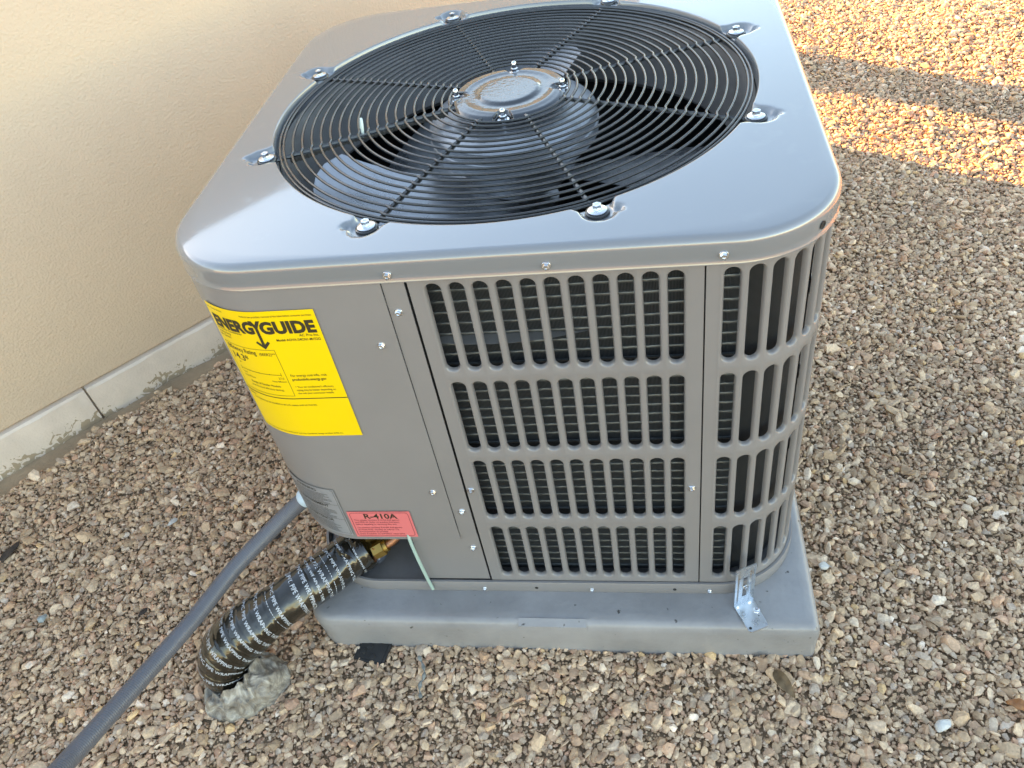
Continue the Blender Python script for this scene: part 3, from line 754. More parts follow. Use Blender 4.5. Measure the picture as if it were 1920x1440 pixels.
# hub plate with four notches for the studs
def hub():
    NT = 720; V = []; F = []; n_r = 44
    for i in range(n_r+1):
        f = i/n_r
        for j in range(NT):
            a = 2*math.pi*j/NT; d = min(abs(((math.degrees(a)-q+180) % 360)-180) for q in (0, 90, 180, 270))
            lx = d*math.pi/180*.072
            rim = .0800-.0012*math.cos(4*a)
            # notch: rounded slot cut to radius .063
            nh = .0102
            if lx < nh: rim = min(rim, .0705-.0085*math.sqrt(max(0, 1-(lx/nh)**2)))
            elif lx < nh+.004: t = (lx-nh)/.004; rim = .0705+(rim-.0705)*math.sin(t*math.pi/2)
            r = rim*f; z = .6195
            z += .0032/(1+math.exp((r-.041)/.0011))                 # raised disc
            z += .0012*math.exp(-((r-.062)/.006)**2)                # pressed ring
            z -= .0062/(1+math.exp((rim*1.0-r-.0040)/.0010))*.8       # rolled edge
            V.append((CX+r*math.cos(a), CY+r*math.sin(a), z))
    for i in range(n_r):
        for j in range(NT):
            j2 = (j+1) % NT; F.append((i*NT+j, (i+1)*NT+j, (i+1)*NT+j2, i*NT+j2))
    return V, F
mesh('hub_plate', *fix(*hub()), M['hub'], AC, sharp=75)
nut = [(.0005, -.002), (.0075, -.0018), (.0078, -.0010), (.0052, -.0008)]
for a in (0, 90, 180, 270):
    x, y = CX+.0715*math.cos(R_(a)), CY+.0715*math.sin(R_(a))
    stud = merge(lathe(nut, 20, (x, y, .6160)), lathe([(.0050, .6152), (.0052, .6160), (.0052, .6198), (.0046, .6204)], 6, (x, y, 0)),
                 lathe([(.0034, .6200), (.0034, .6240), (.0037, .6244), (.0038, .6262), (.0034, .6282), (.0023, .6294), (.0008, .6298)], 16, (x, y, 0)),
                 lathe([(.0028, .585), (.0028, .6155)], 8, (x, y, 0)))
    mesh('acorn_nut', *stud, M['bolt'], AC)
# motor and fan
mesh('fan_shroud', *(lambda vf: (vf[0], vf[1][:-2]))(lathe([(.3145, .600), (.309, .592), (.3045, .580), (.303, .565), (.303, .500), (.310, .492), (.36, .490)], 96, (CX, CY, 0))), M['inner'], AC)
mot = merge(lathe([(.02, .5985), (.090, .598), (.106, .595), (.113, .588), (.114, .574), (.1155, .573), (.1155, .569), (.114, .568), (.114, .556), (.108, .549), (.078, .547), (.078, .508), (.073, .500), (.03, .498)], 80, (CX, CY, 0)))
mesh('fan_motor', *mot, M['motor'], AC)
mesh('motor_shaft', *lathe([(.008, .42), (.008, .5)], 16, (CX, CY, 0)), M['bolt'], AC)
mesh('fan_hub', *lathe([(.03, .448), (.05, .450), (.05, .458), (.03, .46)], 32, (CX, CY, 0)), M['fan'], AC)
def blade(az):
    V = []; F = []; nr, na = 16, 20
    for th in (0, .0014):
        for i in range(nr+1):
            f = i/nr; r = .045+(.290-.045)*f
            lead = R_(30+20*math.sin(f*1.7)); trail = R_(-34-14*f)
            # rounded tip corners
            for j in range(na+1):
                g = j/na; a = trail+(lead-trail)*g
                rr = r-(.05*f*f*max(0, (abs(g-.5)*2)**6))
                pitch = (a)*rr*math.tan(R_(27))*(1 if True else 0)
                z = .495-pitch*.75+.012*math.sin(g*math.pi)-th
                V.append((CX+rr*math.cos(az+a), CY+rr*math.sin(az+a), z))
    k = na+1; n1 = (nr+1)*k
    for i in range(nr):
        for j in range(na):
            F.append((i*k+j, (i+1)*k+j, (i+1)*k+j+1, i*k+j+1)); F.append((n1+i*k+j, n1+i*k+j+1, n1+(i+1)*k+j+1, n1+(i+1)*k+j))
    for i in range(nr):
        for j in (0, na): F.append((i*k+j, (i+1)*k+j, n1+(i+1)*k+j, n1+i*k+j))
    for j in range(na):
        for i in (0, nr): F.append((i*k+j, i*k+j+1, n1+i*k+j+1, n1+i*k+j))
    return V, F
for az in (-122, -2, 118): mesh('fan_blade', *blade(R_(az)), M['fan'], AC)
# motor cable in corrugated sheath along the left spoke, with a zip tie
a = BOLTAZ[7]; ca, sa = math.cos(a), math.sin(a); nx, ny = sa, -ca
if ny < 0: nx, ny = -nx, -ny
P = []; rad = []
for j in range(200):
    r = .085+(.300-.085)*j/199; o = .010+.0015*math.sin(r*40)
    P.append((CX+r*ca+nx*o, CY+r*sa+ny*o, gz(r)-.011+.001*math.sin(r*60))); rad.append(.0042+.0007*math.sin(j*1.25))
mesh('motor_cable', *tube(P, rad, 10), M['cable'], AC)
r = .200; c0 = Vector((CX+r*ca+nx*.005, CY+r*sa+ny*.005, gz(r)+.001))
P = [c0+Vector((nx, ny, 0))*(.0070*math.cos(t))+Vector((.2, 0, 1))*(.0115*math.sin(t)+.003) for t in np.linspace(0, 2*math.pi, 24, endpoint=False)]
mesh('zip_tie', *tube(P, .0019, 6, closed=True), M['tie'], AC)

# valves in the lower left corner
def rod(a, b, r, k=16): return tube([a, b], r, k)
mesh('brass_fitting', *merge(rod((.108, .030, .056), (.1235, .036, .062), .0125, 6), rod((.1235, .036, .062), (.129, .038, .064), .0095)), M['brass'], AC)
mesh('copper_pipe', *merge(tube(catmull([(.126, .037, .063), (.145, .044, .074), (.165, .055, .100), (.175, .07, .14)]), .0062, 14)), M['copper'], AC)
mesh('valve_cap', *merge(rod((.096, .046, .040), (.110, .034, .040), .0052), rod((.110, .034, .040), (.1145, .030, .0395), .0088), rod((.1145, .030, .0395), (.1155, .0292, .0394), .006, 6)), M['bolt'], AC)
mesh('service_valve', *merge(rod((.090, .075, .090), (.110, .045, .075), .016, 8), rod((.070, .070, .050), (.100, .045, .042), .014, 8), box(.06, .12, .075, .105, .02, .115)), M['brass'], AC, smooth=False)
mesh('capillary_tube', *tube(catmull([(.093, .030, .018), (.100, .028, .030), (.107, .027, .048), (.110, .030, .068)]), .0034, 10), M['copper'], AC)
# pale green sleeved wire tail hanging in front
mesh('ground_wire', *tube(catmull([(.186, .006, .160), (.1885, .0010, .1400), (.1895, -.0022, .1290), (.1925, -.0055, .09), (.1955, -.006, .045), (.1980, -.0055, .0105)], 8), .0026, 10), M['ground_wire'], AC)

# ------------------------------------------------------------------ lettering
def text_geo(txt, x, y, size, fn, bold=0, align='LEFT', sxs=1.0, seg=.006, space=1.0, rot90=False):
    cu = bpy.data.curves.new('t', 'FONT'); cu.body = txt; cu.size = size; cu.align_x = align; cu.offset = bold*size; cu.resolution_u = 3; cu.space_character = space
    o = bpy.data.objects.new('t', cu); C.objects.link(o)
    dg = bpy.context.evaluated_depsgraph_get(); me = bpy.data.meshes.new_from_object(o.evaluated_get(dg))
    C.objects.unlink(o); bpy.data.objects.remove(o)
    bm = bmesh.new(); bm.from_mesh(me); bpy.data.meshes.remove(me)
    for v in bm.verts: v.co.x *= sxs
    if bm.verts and seg:
        x0 = min(v.co.x for v in bm.verts); x1 = max(v.co.x for v in bm.verts); q = math.floor(x0/seg)*seg+seg
        while q < x1:
            bmesh.ops.bisect_plane(bm, geom=bm.verts[:]+bm.edges[:]+bm.faces[:], plane_co=(q, 0, 0), plane_no=(1, 0, 0)); q += seg
    bmesh.ops.triangulate(bm, faces=bm.faces[:])
    bm.verts.index_update()
    V = [fn(x+v.co.x, y+v.co.y) for v in bm.verts]; F = [tuple(v.index for v in f.verts) for f in bm.faces]; bm.free()
    return V, F
def fit_text(txt, x0, x1, y, cap, fn, bold=.052):
    idn = lambda a, b: Vector((a, b, 0))
    V, F = text_geo(txt, 0, 0, 1.0, idn, bold=bold, seg=.2, space=1.03)
    xa = min(v.x for v in V); xb = max(v.x for v in V); yb = max(v.y for v in V); ya = min(v.y for v in V)
    return [fn(x0+(v.x-xa)/(xb-xa)*(x1-x0), y+(v.y-ya)/(yb-ya)*cap) for v in V], F
def bar(x0, x1, y0, y1, fn, seg=.006):
    n = max(1, int(math.ceil(abs(x1-x0)/seg))); V = []; F = []
    for i in range(n+1): xx = x0+(x1-x0)*i/n; V += [fn(xx, y0), fn(xx, y1)]
    for i in range(n): F.append((2*i, 2*i+2, 2*i+3, 2*i+1))
    return V, F
def poly(pts, fn): return [fn(*p) for p in pts], [tuple(range(len(pts)))]
def label_plate(name, s0, s1, z0, z1, m, off=.0002):
    ss = sgrid(s0, s1, .004); V = []; F = []
    for s in ss: V += [per(s, off, z0), per(s, off, z1)]
    for i in range(len(ss)-1): F.append((2*i, 2*i+2, 2*i+3, 2*i+1))
    return mesh(name, V, F, m, AC)
# energy label, wrapping round the left front corner
LS1 = sx(.1805); LS0 = LS1-.147; LZ1, LZ0 = .559, .356
lab = label_plate('energy_label', LS0, LS1, LZ0, LZ1, M['yellow'], .0004); lab['label'] = 'yellow energy rating label wrapping the left corner'
fn = lambda x, y: per(LS0+x*.147/.153, .0008, LZ1+y)
g = []
g.append(text_geo('U.S. Government', .004, -.0065, .0040, fn)); g.append(text_geo('Federal law prohibits removal of this label before consumer purchase.', .149, -.0085, .0040, fn, align='RIGHT', sxs=.80))
# headline: drawn heavy, the Y runs down into an arrow
g.append(fit_text('ENERG', .0075, .0705, -.0330, .0188, fn)); g.append(fit_text('GUIDE', .0790, .1480, -.0330, .0188, fn))
yx = .0745
g.append(poly([(yx-.0078, -.0130), (yx-.0030, -.0130), (yx, -.0185), (yx+.0030, -.0130), (yx+.0078, -.0130), (yx+.0019, -.0235), (yx+.0019, -.0440), (yx-.0019, -.0440), (yx-.0019, -.0235)], fn))
g.append(poly([(yx-.0019, -.0440), (yx+.0019, -.0440), (yx+.0019, -.0480), (yx+.0068, -.0428), (yx+.0092, -.0455), (yx, -.0550), (yx-.0092, -.0455), (yx-.0068, -.0428), (yx-.0019, -.0480)], fn))
g.append(text_geo('AC Pro Inc.', .149, -.0375, .0052, fn, bold=.008, align='RIGHT')); g.append(text_geo('Model AOVA-24CN1-M152G', .149, -.0437, .0052, fn, bold=.008, align='RIGHT', sxs=.88))
for i, t in enumerate(('Central Air Conditioner', 'Cooling Only', 'Split System')): g.append(text_geo(t, .004, -.0365-.0052*i, .0046, fn, bold=.006))
# rating box
x0, x1, y0, y1 = .0065, .0850, -.1310, -.0560; t_ = .0005
for a, b, c, d in ((x0, x1, y1-t_, y1), (x0, x1, y0, y0+t_), (x0, x0+t_, y0, y1), (x1-t_, x1, y0, y1)): g.append(bar(a, b, c, d, fn))
g.append(text_geo('Efficiency Rating', .0100, -.0655, .0098, fn, bold=.004, sxs=.74)); g.append(text_geo('(SEER2)**', .0835, -.0655, .0060, fn, align='RIGHT', sxs=.9))
g.append(text_geo('14.3*', .0105, -.0805, .0150, fn, bold=.006, sxs=.95)); g.append(poly([(.0190, -.0845), (.0220, -.0845), (.0205, -.0868)], fn))
g.append(bar(.0165, .0790, -.0963, -.0957, fn))
for xx, hh in ((.0165, .006), (.032, .0022), (.0475, .0022), (.063, .0022), (.0790, .006)): g.append(bar(xx-.00025, xx+.00025, -.0960-hh/3, -.0960+hh*.6, fn))
g.append(text_geo('13.4', .0165, -.1030, .0045, fn)); g.append(text_geo('27.0', .0810, -.1030, .0045, fn, align='RIGHT'))
g.append(text_geo('Least Efficient', .0165, -.1080, .0036, fn)); g.append(text_geo('Most Efficient', .0825, -.1080, .0036, fn, align='RIGHT'))
g.append(text_geo('Range of Similar Models', .048, -.1165, .0048, fn, align='CENTER')); g.append(text_geo('(standardized efficiency testing)', .048, -.1225, .0040, fn, align='CENTER'))
g.append(text_geo('For energy cost info, visit', .0905, -.0990, .0056, fn, sxs=.82)); g.append(text_geo('productinfo.energy.gov', .0905, -.1055, .0056, fn, bold=.014, sxs=.86))
for i, t in enumerate(("* Your air conditioner's efficiency", 'rating may be better depending on', 'the coil your contractor installs.')): g.append(text_geo(t, .0905, -.1175-.0052*i, .0044, fn, sxs=.84))
g.append(bar(0, .153, -.1362, -.1350, fn))
g.append(text_geo('Notice', .006, -.1420, .0044, fn, bold=.01)); g.append(text_geo('This system can be installed in all U.S. states and territories.', .013, -.1480, .0044, fn, sxs=.9))
g.append(text_geo('For more information visit the manufacturer web site. Combined ratings certified, AHRI, Inc.', .006, -.1990, .0036, fn, sxs=.9))
mesh('label_print', *merge(*g), M['ink'], lab, smooth=False)
# pink refrigerant label
ps0, pz1 = sx(.1115), .1985; pw, ph = .0920, .0590
pl_ = label_plate('refrigerant_label', ps0, ps0+pw, pz1-ph, pz1, M['pink'], .0005)
fn = lambda x, y: per(ps0+x, .0009, pz1+y)
g = [text_geo('R-410A', .047, -.0155, .0150, fn, bold=.022, align='CENTER', sxs=1.05, seg=0)]
for i, t in enumerate(('This system contains R-410A Refrigerant', 'and POE oil. Refer to product literature', 'before installing or servicing this unit.', '', 'Ce systeme contient R-410A Refrigerant', "et l'huile POE. Veuillez se referer a la", 'documentation du produit', "avant d'installer ou entretenir cette unite.")):
    if t: g.append(text_geo(t, .0065, -.0205-(i-.45*(i > 3))*.0049, .0044, fn, sxs=.92, seg=0))
def outline_rr(x0, x1, y0, y1, r, t, fn):
    def R2(ins):
        return rrect(x0+ins, x1-ins, y0+ins, y1-ins, [r-ins]*4, 5)
    a = R2(0); b = R2(t); k = len(a)
    return [fn(*p) for p in a+b], [(i, (i+1) % k, k+(i+1) % k, k+i) for i in range(k)]
g.append(outline_rr(.003, pw-.003, -ph+.0025, -.0025, .005, .0006, fn))
M['ink2'] = mat('maroon_ink', (.16, .02, .025), .5)
mesh('label_print', *merge(g[0]), M['ink'], pl_, smooth=False); mesh('label_print', *merge(*g[1:]), M['ink2'], pl_, smooth=False)
# silver warning label
gs1 = sx(.1065); gs0 = gs1-.098; gz1, gz0 = .2465, .1420
gl = label_plate('warning_label', gs0, gs1, gz0, gz1, M['silver'], .0003)
fn = lambda x, y: per(gs0+x, .0007, gz1+y)
g = [outline_rr(.002, .096, -.1025, -.002, .003, .0004, fn)]
y = -.0085
for t in ('WARNING', 'AVERTISSEMENT', 'ADVERTENCIA'):
    g.append(text_geo(t, .050, y, .0080, fn, bold=.012, align='CENTER')); y -= .0035
    for i in range(8): g.append(bar(.006, .006+random.uniform(.066, .086), y-.0006, y, fn)); y -= .0028
    g.append(bar(.003, .095, y-.0001, y+.0003, fn)); y -= .0068
mesh('label_print', *merge(*g), M['ink'], gl, smooth=False)

# ------------------------------------------------------------------ hold-down bracket
br = empty('hold_down_bracket', (.661, -.018, 0), 'galvanized slotted steel bracket fixing the unit to its pad', 'bracket')
A = Vector((.6462, -.0236, .0016)); B = Vector((.6742, -.0100, .0016)); e = (B-A).normalized(); nrm = Vector((e.y, -e.x, 0)); Lb = (B-A).length
def bp_(u, v, n): return A+e*(u*Lb)+Vector((0, 0, v))+nrm*n
H_ = .0900
def strap():
    V = []; F = []
    # cross-section with two pressed ribs, and a slot through the centre
    us = [0, .10, .15, .23, .28, .38, .60, .70, .75, .86, .91, 1.0]
    prof = [0, 0, .0016, .0016, 0, 0, 0, 0, .0016, .0016, 0, 0]
    vs = [0, .006, .009, .020, .066, .069, .072, .079, H_]
    slots = ((.020, .066),)
    idx = {}
    for th in (0, -.0016):
        for j, v in enumerate(vs):
            for i, u in enumerate(us):
                rib = prof[i]*(1 if .006 < v < .075 else 0); idx[(th, i, j)] = len(V); V.append(bp_(u, v, rib+th))
    for j in range(len(vs)-1):
        for i in range(len(us)-1):
            if i == 5 and vs[j] >= .0199 and vs[j+1] <= .0661: continue
            F.append((idx[(0, i, j)], idx[(0, i+1, j)], idx[(0, i+1, j+1)], idx[(0, i, j+1)]))
            F.append((idx[(-.0016, i, j)], idx[(-.0016, i, j+1)], idx[(-.0016, i+1, j+1)], idx[(-.0016, i+1, j)]))
    def edge(i, j, i2, j2): F.append((idx[(0, i, j)], idx[(0, i2, j2)], idx[(-.0016, i2, j2)], idx[(-.0016, i, j)]))
    n = len(us)-1; m = len(vs)-1
    for j in range(m): edge(0, j, 0, j+1); edge(n, j, n, j+1)
    for i in range(n): edge(i, m, i+1, m); edge(i, 0, i+1, 0)
    js = [j for j in range(m) if vs[j] >= .0199 and vs[j+1] <= .0661]
    for j in js: edge(5, j, 5, j+1); edge(6, j, 6, j+1)
    edge(5, js[0], 6, js[0]); edge(5, js[-1]+1, 6, js[-1]+1)
    return V, F
mesh('upright', *strap(), M['galv'], br, sharp=25)
Fp = [Vector((.6462, -.0236, 0)), Vector((.6642, -.0645, 0)), Vector((.6910, -.0528, 0)), Vector((.6742, -.0100, 0))]
def foot_plate():
    # rounded outer corners
    def corner(p, a, b, r=.0035):
        d1 = (a-p).normalized(); d2 = (b-p).normalized(); return [p+d1*r, p+(d1+d2)*r*.28, p+d2*r]
    out = [Fp[0]]+corner(Fp[1], Fp[0], Fp[2])+corner(Fp[2], Fp[1], Fp[3])+[Fp[3]]
    V = [Vector((q.x, q.y, .0030)) for q in out]+[Vector((q.x, q.y, .0014)) for q in out]; k = len(out)
    return V, [tuple(range(k)), tuple(range(2*k-1, k-1, -1))]+[(i, k+i, k+(i+1) % k, (i+1) % k) for i in range(k)]
mesh('foot_plate', *foot_plate(), M['galv'], br, sharp=20)
place(SM, 'screw', (.6766, -.0290, .0032), (.05, 0, 1), br)
place(SM2, 'screw', bp_(.49, .044, .0006), nrm, br)
mesh('bolt_hole', *lathe([(.0021, .0031), (.0021, .0034), (.001, .00345)], 14, (.6655, -.0575, 0)), M['dark'], br)
mesh('bolt_hole', *lathe([(.0009, .0031), (.0008, .0034)], 10, (.6790, -.0375, 0)), M['dark'], br)

# ------------------------------------------------------------------ conduit
cp = catmull([(.040, .090, .158), (.0097, .0742, .138), (-.0149, .0651, .122), (-.0524, .0387, .100), (-.1019, -.0162, .078), (-.1400, -.0969, .068), (-.1774, -.1972, .075), (-.1978, -.2938, .100), (-.2000, -.3344, .118), (-.196, -.3891, .15), (-.18, -.47, .20)], 160)
cr_ = [.0128+.00035*math.sin(i*2*math.pi/4.0*1.0) for i in range(len(cp))]
# resample evenly so the spiral ribs are regular
def resample(P, step):
    out = [P[0]]; acc = 0
    for a, b in zip(P[:-1], P[1:]):
        l = (b-a).length
        while acc+l >= step: t = (step-acc)/l; a = a.lerp(b, t); out.append(a); l = (b-a).length; acc = 0
        acc += l
    return out
cpp = resample(cp, .0008)
V, F = tube(cpp, [.0128+.0003*math.sin(i*.0008/.0031*2*math.pi) for i in range(len(cpp))], 24)
mesh('electrical_conduit', V, F, M['conduit'], None, sharp=80, label='grey flexible electrical conduit running from the unit to the lower left', cat='conduit')
c0 = Vector((.0070, .0715, .1355)); ic = min(range(len(cpp)), key=lambda i: (cpp[i]-c0).length); c0 = cpp[ic]; d0 = (cpp[ic+4]-cpp[ic-4]).normalized(); Q = d0.to_track_quat('Z', 'Y').to_matrix().to_4x4()
fv, ff_ = lathe([(.012, -.012), (.0150, -.010), (.0162, -.003), (.0155, .001), (.0142, .003), (.0136, .004)], 28, (0, 0, 0), Q)
mesh('conduit_fitting', [v+c0 for v in fv], ff_, M['fitting'], AC)

# ------------------------------------------------------------------ taped line set
pp = catmull([(.088, .048, .049), (.070, .036, .045), (.050, .017, .0430), (.024, -.010, .0440), (-.006, -.037, .0430), (-.044, -.062, .0310), (-.082, -.083, .0130), (-.113, -.100, -.008), (-.127, -.110, -.040), (-.121, -.114, -.076), (-.114, -.117, -.125)], 40)
pp = resample(pp, .0015)
cum = [i*.0015 for i in range(len(pp))]
PL = len(pp); Pf, Tf, Nf = frames(pp)
def prad(l):
    t = min(1, max(0, (l-.16)/.06)); return .0345+.0065*t*t*(3-2*t)
def psurf(l, a, lift=0.0):
    """point on the wrapped pipe: l metres along, a angle"""
    i = min(PL-2, max(0, int(l/.0015))); f = min(1, max(0, l/.0015-i))
    P0 = Pf[i].lerp(Pf[i+1], f); T = Tf[i].lerp(Tf[i+1], f).normalized(); N0 = Nf[i].lerp(Nf[i+1], f).normalized(); B = T.cross(N0)
    ph = ((l+.0205*a/(2*math.pi))/.0205) % 1.0
    saw = .0009*(1-ph)+.0003*math.sin(a*3+l*60)+.0005*math.sin(a*7+l*23)*math.sin(l*41)
    wr = .0010*mnoise.noise(Vector((math.cos(a)*1.6, math.sin(a)*1.6, l*38)))+.0008*abs(mnoise.noise(Vector((math.cos(a)*3, math.sin(a)*3+7, l*80+a*2))))
    return P0+(N0*math.cos(a)+B*math.sin(a))*(prad(l)+saw+wr+lift)
V = []; F = []; k = 72; nl = int((cum[-1])/.0011)
for i in range(nl):
    for j in range(k): V.append(psurf(i*.0011, 2*math.pi*j/k))
for i in range(nl-1):
    for j in range(k): F.append((i*k+j, (i+1)*k+j, (i+1)*k+(j+1) % k, i*k+(j+1) % k))
F.append(tuple(range(k)))
pipe = mesh('wrapped_pipe', V, F, M['tape'], None, sharp=60, label='dark pipe bundle wrapped in printed black tape elbowing into the gravel', cat='pipe')

# printing on the tape: the words run round the pipe, one row per lap of tape
def camang(l):
    i = min(PL-1, int(l/.0015)); d = CAM-Pf[i]; N0 = Nf[i]; B = Tf[i].cross(N0); return math.atan2(d.dot(B), d.dot(N0))
tr = random.Random(5); g = []
l = .014; row = 0
while l < cum[-1]-.02:
    ac = camang(l); a0 = ac+R_(82+tr.uniform(-14, 14)); l0 = l; r_ = prad(l)+.0012; sl = .0205+tr.uniform(-.010, .012)
    def fnp(x, y, a0=a0, l0=l0, r_=r_, sl=sl):
        a = a0-x/r_; return psurf(l0-y-sl*(a-a0)/(2*math.pi), a, .00035)
    g.append(text_geo('PVC PIPE WRAPPING TAPE', .010, 0, .0077, fnp, bold=.006, sxs=1.06, seg=.0025, space=1.04))
    # small emblem in front of the words: a rounded hexagon with a slanting bar
    hexo = [(.0042+.0038*math.cos(t), .0028+.0038*math.sin(t)) for t in np.linspace(0, 2*math.pi, 13)[:-1]]
    hexi = [(.0042+.0030*math.cos(t), .0028+.0030*math.sin(t)) for t in np.linspace(0, 2*math.pi, 13)[:-1]]
    g.append(([fnp(*p) for p in hexo+hexi], [(i, (i+1) % 12, 12+(i+1) % 12, 12+i) for i in range(12)]))
    g.append(([fnp(*p) for p in ((.002, .0048), (.0027, .0053), (.0064, .0008), (.0057, .0003))], [(0, 3, 2, 1)]))
    g.append(text_geo('TM', .0002, -.0012, .0030, fnp, seg=.002))
    if row in (2, 3, 6):          # the edge of the lap beneath shows a sliver of its own printing
        def fn2(x, y, a0=a0+.1, l0=l0+.0088, r_=r_):
            a = a0-x/r_; return psurf(l0-y-.0205*(a-a0)/(2*math.pi), a, .00030)
        if row % 2: g.append(text_geo('PVC PIPE WRAPPING TAPE', .010, 0, .0060, fn2, bold=.01, sxs=1.3, seg=.0025))
        else:
            for q in range(26):
                xx = .012+q*.0046+tr.uniform(0, .001); g.append(bar(xx, xx+tr.uniform(.0015, .0034), 0, .0008, fn2, .002))
    l += .0205+tr.uniform(-.0045, .0045); row += 1
mesh('tape_print', *merge(*g), M['white'], pipe, smooth=False)
# torn loose ends of tape at the top
def flap(pts, wd, seed):
    fr = random.Random(seed); P = catmull(pts, 8); V = []; F = []
    for i, p in enumerate(P):
        u = Vector((fr.uniform(-.2, .2), .3, 1)).normalized(); ww = wd*(.7+.3*math.sin(i*.9))
        c = Vector((0, 0, .001*math.sin(i*1.3))); V += [p+u*ww+c, p+Vector((.0010, -.0012, 0))*math.sin(i), p-u*ww-c]
    for i in range(len(P)-1): F += [(3*i, 3*i+3, 3*i+4, 3*i+1), (3*i+1, 3*i+4, 3*i+5, 3*i+2)]
    return V, F
mesh('tape_flap', *merge(flap([(.060, .010, .088), (.074, .008, .076), (.086, .010, .058), (.094, .012, .040)], .006, 1), flap([(.070, .030, .098), (.080, .022, .092), (.088, .022, .084)], .008, 2)), M['tape'], pipe)

# lumpy sealant round the pipe where it goes into the ground
def mastic():
    V = []; F = []; c = Vector((-.119, -.120, GZ)); nt_, nr_ = 160, 40
    for i in range(nr_+1):
        f = i/nr_
        for j in range(nt_):
            a = 2*math.pi*j/nt_
            ro = .060+.006*math.sin(a*2+.6)+.006*math.sin(3*a+1)+.006*mnoise.noise(Vector((math.cos(a)*2, math.sin(a)*2, 4)))
            ro += .036*max(0, math.cos(a-R_(-12)))**1.3+.014*max(0, math.cos(a-R_(-100)))**2
            ro *= .84; r = .036+(ro-.036)*f
            h = (.022+.026*max(0, math.cos(a-R_(-12))))*(1-f**2.2)+.006+.006*math.exp(-((f-.08)/.08)**2)
            p = c+Vector((r*math.cos(a), r*math.sin(a), h))
            nn = mnoise.fractal(p*38, 1.0, 2.0, 4)*.0075+abs(mnoise.noise(p*80))*.0050
            stretch = .0042*math.sin(a*13+f*5+mnoise.noise(p*26)*6)
            p.z += (nn+stretch)*(1-f*.4); p.x += mnoise.noise(p*60)*.006; p.y += mnoise.noise(p*60+Vector((5, 5, 5)))*.006
            if f > .95: p.z = GZ-.002
            V.append(p)
    for i in range(nr_):
        for j in range(nt_): F.append((i*nt_+j, (i+1)*nt_+j, (i+1)*nt_+(j+1) % nt_, i*nt_+(j+1) % nt_))
    return V, F
mesh('sealant_lump', *mastic(), M['mastic'], None, label='crumpled grey sealant lump round the foot of the taped pipe', cat='sealant', sharp=50)

# black plastic block half under the pad
blk = merge(box(.066, .118, -.084, -.040, -.096, -.0735), box(.070, .114, -.080, -.050, -.0735, -.0722))
bmx = Matrix.Translation((.09, -.066, -.08)) @ Matrix.Rotation(R_(-14), 4, 'Z') @ Matrix.Rotation(R_(7), 4, 'X') @ Matrix.Translation((-.09, .066, .08))
e0 = empty('plastic_shim', (.09, -.066, -.085), 'black plastic levelling shim poking out from under the pad', 'shim')
mesh('shim_plate', [bmx @ v for v in blk[0]], blk[1], M['black'], e0, smooth=False)
for dx, dy in ((-.012, -.004), (.006, -.008), (-.004, .006)):
    vv, f2 = lathe([(.005, -.0722), (.0045, -.0708), (.003, -.0706)], 12, (.09+dx, -.066+dy, 0)); mesh('raised_stud', [bmx @ v for v in vv], f2, M['black'], e0)

# leaves, chips, single stones
def leaf(name, x, y, ln, wd, rz, tilt, m, label):
    V = []; F = []; n = 14; mt = Matrix.Translation((x, y, GZ+gh(x, y)+.013)) @ Matrix.Rotation(rz, 4, 'Z') @ Matrix.Rotation(tilt, 4, 'X')
    for th in (0, -.0006):
        for i in range(n+1):
            f = i/n; hw = wd*math.sin(math.pi*f**.8)**.8*.5+.0003; cx = (f-.5)*ln
            for j, q in enumerate((-1, -.5, 0, .5, 1)):
                V.append(mt @ Vector((cx, q*hw, .006*math.sin(f*3)+.35*hw*abs(q)+.0012*math.sin(f*19+q*2)+th)))
    k = 5; o = (n+1)*k
    for i in range(n):
        for j in range(4):
            F.append((i*k+j, (i+1)*k+j, (i+1)*k+j+1, i*k+j+1)); F.append((o+i*k+j, o+i*k+j+1, o+(i+1)*k+j+1, o+(i+1)*k+j))
    mesh(name, V, F, m, None, label=label, cat='leaf')
leaf('dry_leaf', .7112, -.1014, .048, .017, R_(-60), .25, M['leaf'], 'curled brown dry leaf on the gravel below the front right corner of the pad')
leaf('dry_leaf', 1.010, -.1284, .040, .018, R_(-35), -.2, M['leaf_orange'], 'orange-brown leaf at the right edge on the gravel')
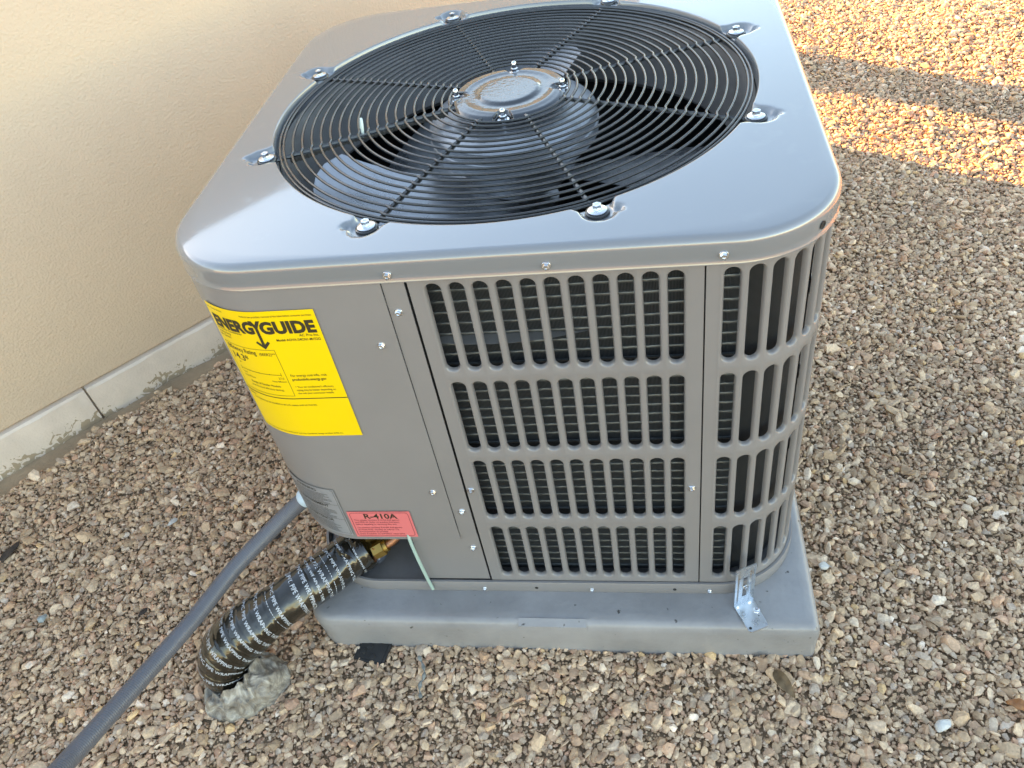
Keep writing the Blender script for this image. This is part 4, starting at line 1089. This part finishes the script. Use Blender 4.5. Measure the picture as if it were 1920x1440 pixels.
def lump(name, x, y, sc, rz, m, label, cat, seed, dz=.004):
    bm = bmesh.new(); lr = random.Random(seed)
    for i in range(16):
        v = Vector((lr.gauss(0, 1), lr.gauss(0, 1), lr.gauss(0, 1))).normalized()*lr.uniform(.8, 1.1); bm.verts.new(v)
    bmesh.ops.convex_hull(bm, input=bm.verts[:]); bmesh.ops.delete(bm, geom=[v for v in bm.verts if not v.link_faces], context='VERTS')
    bmesh.ops.bevel(bm, geom=bm.edges[:], offset=.09, segments=2, affect='EDGES')
    mt = Matrix.Translation((x, y, GZ+gh(x, y)+.009+dz)) @ Matrix.Rotation(rz, 4, 'Z')
    bm.verts.index_update()
    V = [mt @ Vector((v.co.x*sc[0], v.co.y*sc[1], v.co.z*sc[2])) for v in bm.verts]; F = [tuple(v.index for v in f.verts) for f in bm.faces]; bm.free()
    mesh(name, V, F, m, None, label=label, cat=cat, sharp=60)
lump('white_stone', .9052, -.154, (.014, .009, .006), .5, M['white_stone'], 'bright white angular stone near the lower right corner', 'stone', 3)
lump('grey_stone', -.5389, -.0147, (.012, .008, .006), 1.2, M['blue_stone'], 'smooth pale blue-grey stone left of the conduit', 'stone', 4)
lump('grey_stone', -.3726, .1904, (.013, .008, .005), .9, M['white_stone'], 'pale flat stone on the gravel between the wall and the conduit', 'stone', 5)
lump('grey_stone', .7973, .0988, (.010, .009, .006), .3, M['white_stone'], 'whitish rounded stone beside the right edge of the pad', 'stone', 6)
lump('bark_chip', -.6877, .1224, (.028, .012, .006), R_(70), M['bark'], 'dark brown wood chip at the far left edge', 'wood chip', 7)
lump('bark_chip', -.1468, .1502, (.015, .008, .005), R_(20), M['bark'], 'dark brown chip beside the top of the taped pipe', 'wood chip', 8)
lump('bark_chip', -.343, -.0026, (.012, .006, .004), R_(60), M['bark'], 'small dark chip on the gravel left of the conduit', 'wood chip', 9)
th_ = catmull([(.172, -.078, 0), (.181, -.092, 0), (.186, -.108, 0), (.182, -.125, 0), (.187, -.143, 0)], 10)
th_ = [Vector((p.x, p.y, GZ+gh(p.x, p.y)+.0165+.0012*math.sin(i))) for i, p in enumerate(th_)]
mesh('frayed_thread', *tube(th_, [.0022+.0012*math.sin(i*.7) for i in range(len(th_))], 6), M['thread'], None, label='frayed pale grey thread lying on the gravel below the pad', cat='thread')
# slender dry stalks
for i, (x, y, a_, l_) in enumerate(((.02, -.20, 2.0, .05), (.30, -.16, .4, .045), (.93, .10, 1.9, .05), (.86, -.07, 2.7, .04))):
    P = [Vector((x+math.cos(a_)*l_*t, y+math.sin(a_)*l_*t, GZ+gh(x, y)+.015+.003*math.sin(3*t))) for t in np.linspace(0, 1, 8)]
    mesh('dry_stalk', *tube(P, .0007, 5), M['leaf'], None, label=('thin dry stalk below the sealant lump', 'thin dry stalk in front of the middle of the pad', 'thin dry stalk right of the pad', 'thin dry stalk below the right end of the pad')[i], cat='stalk')
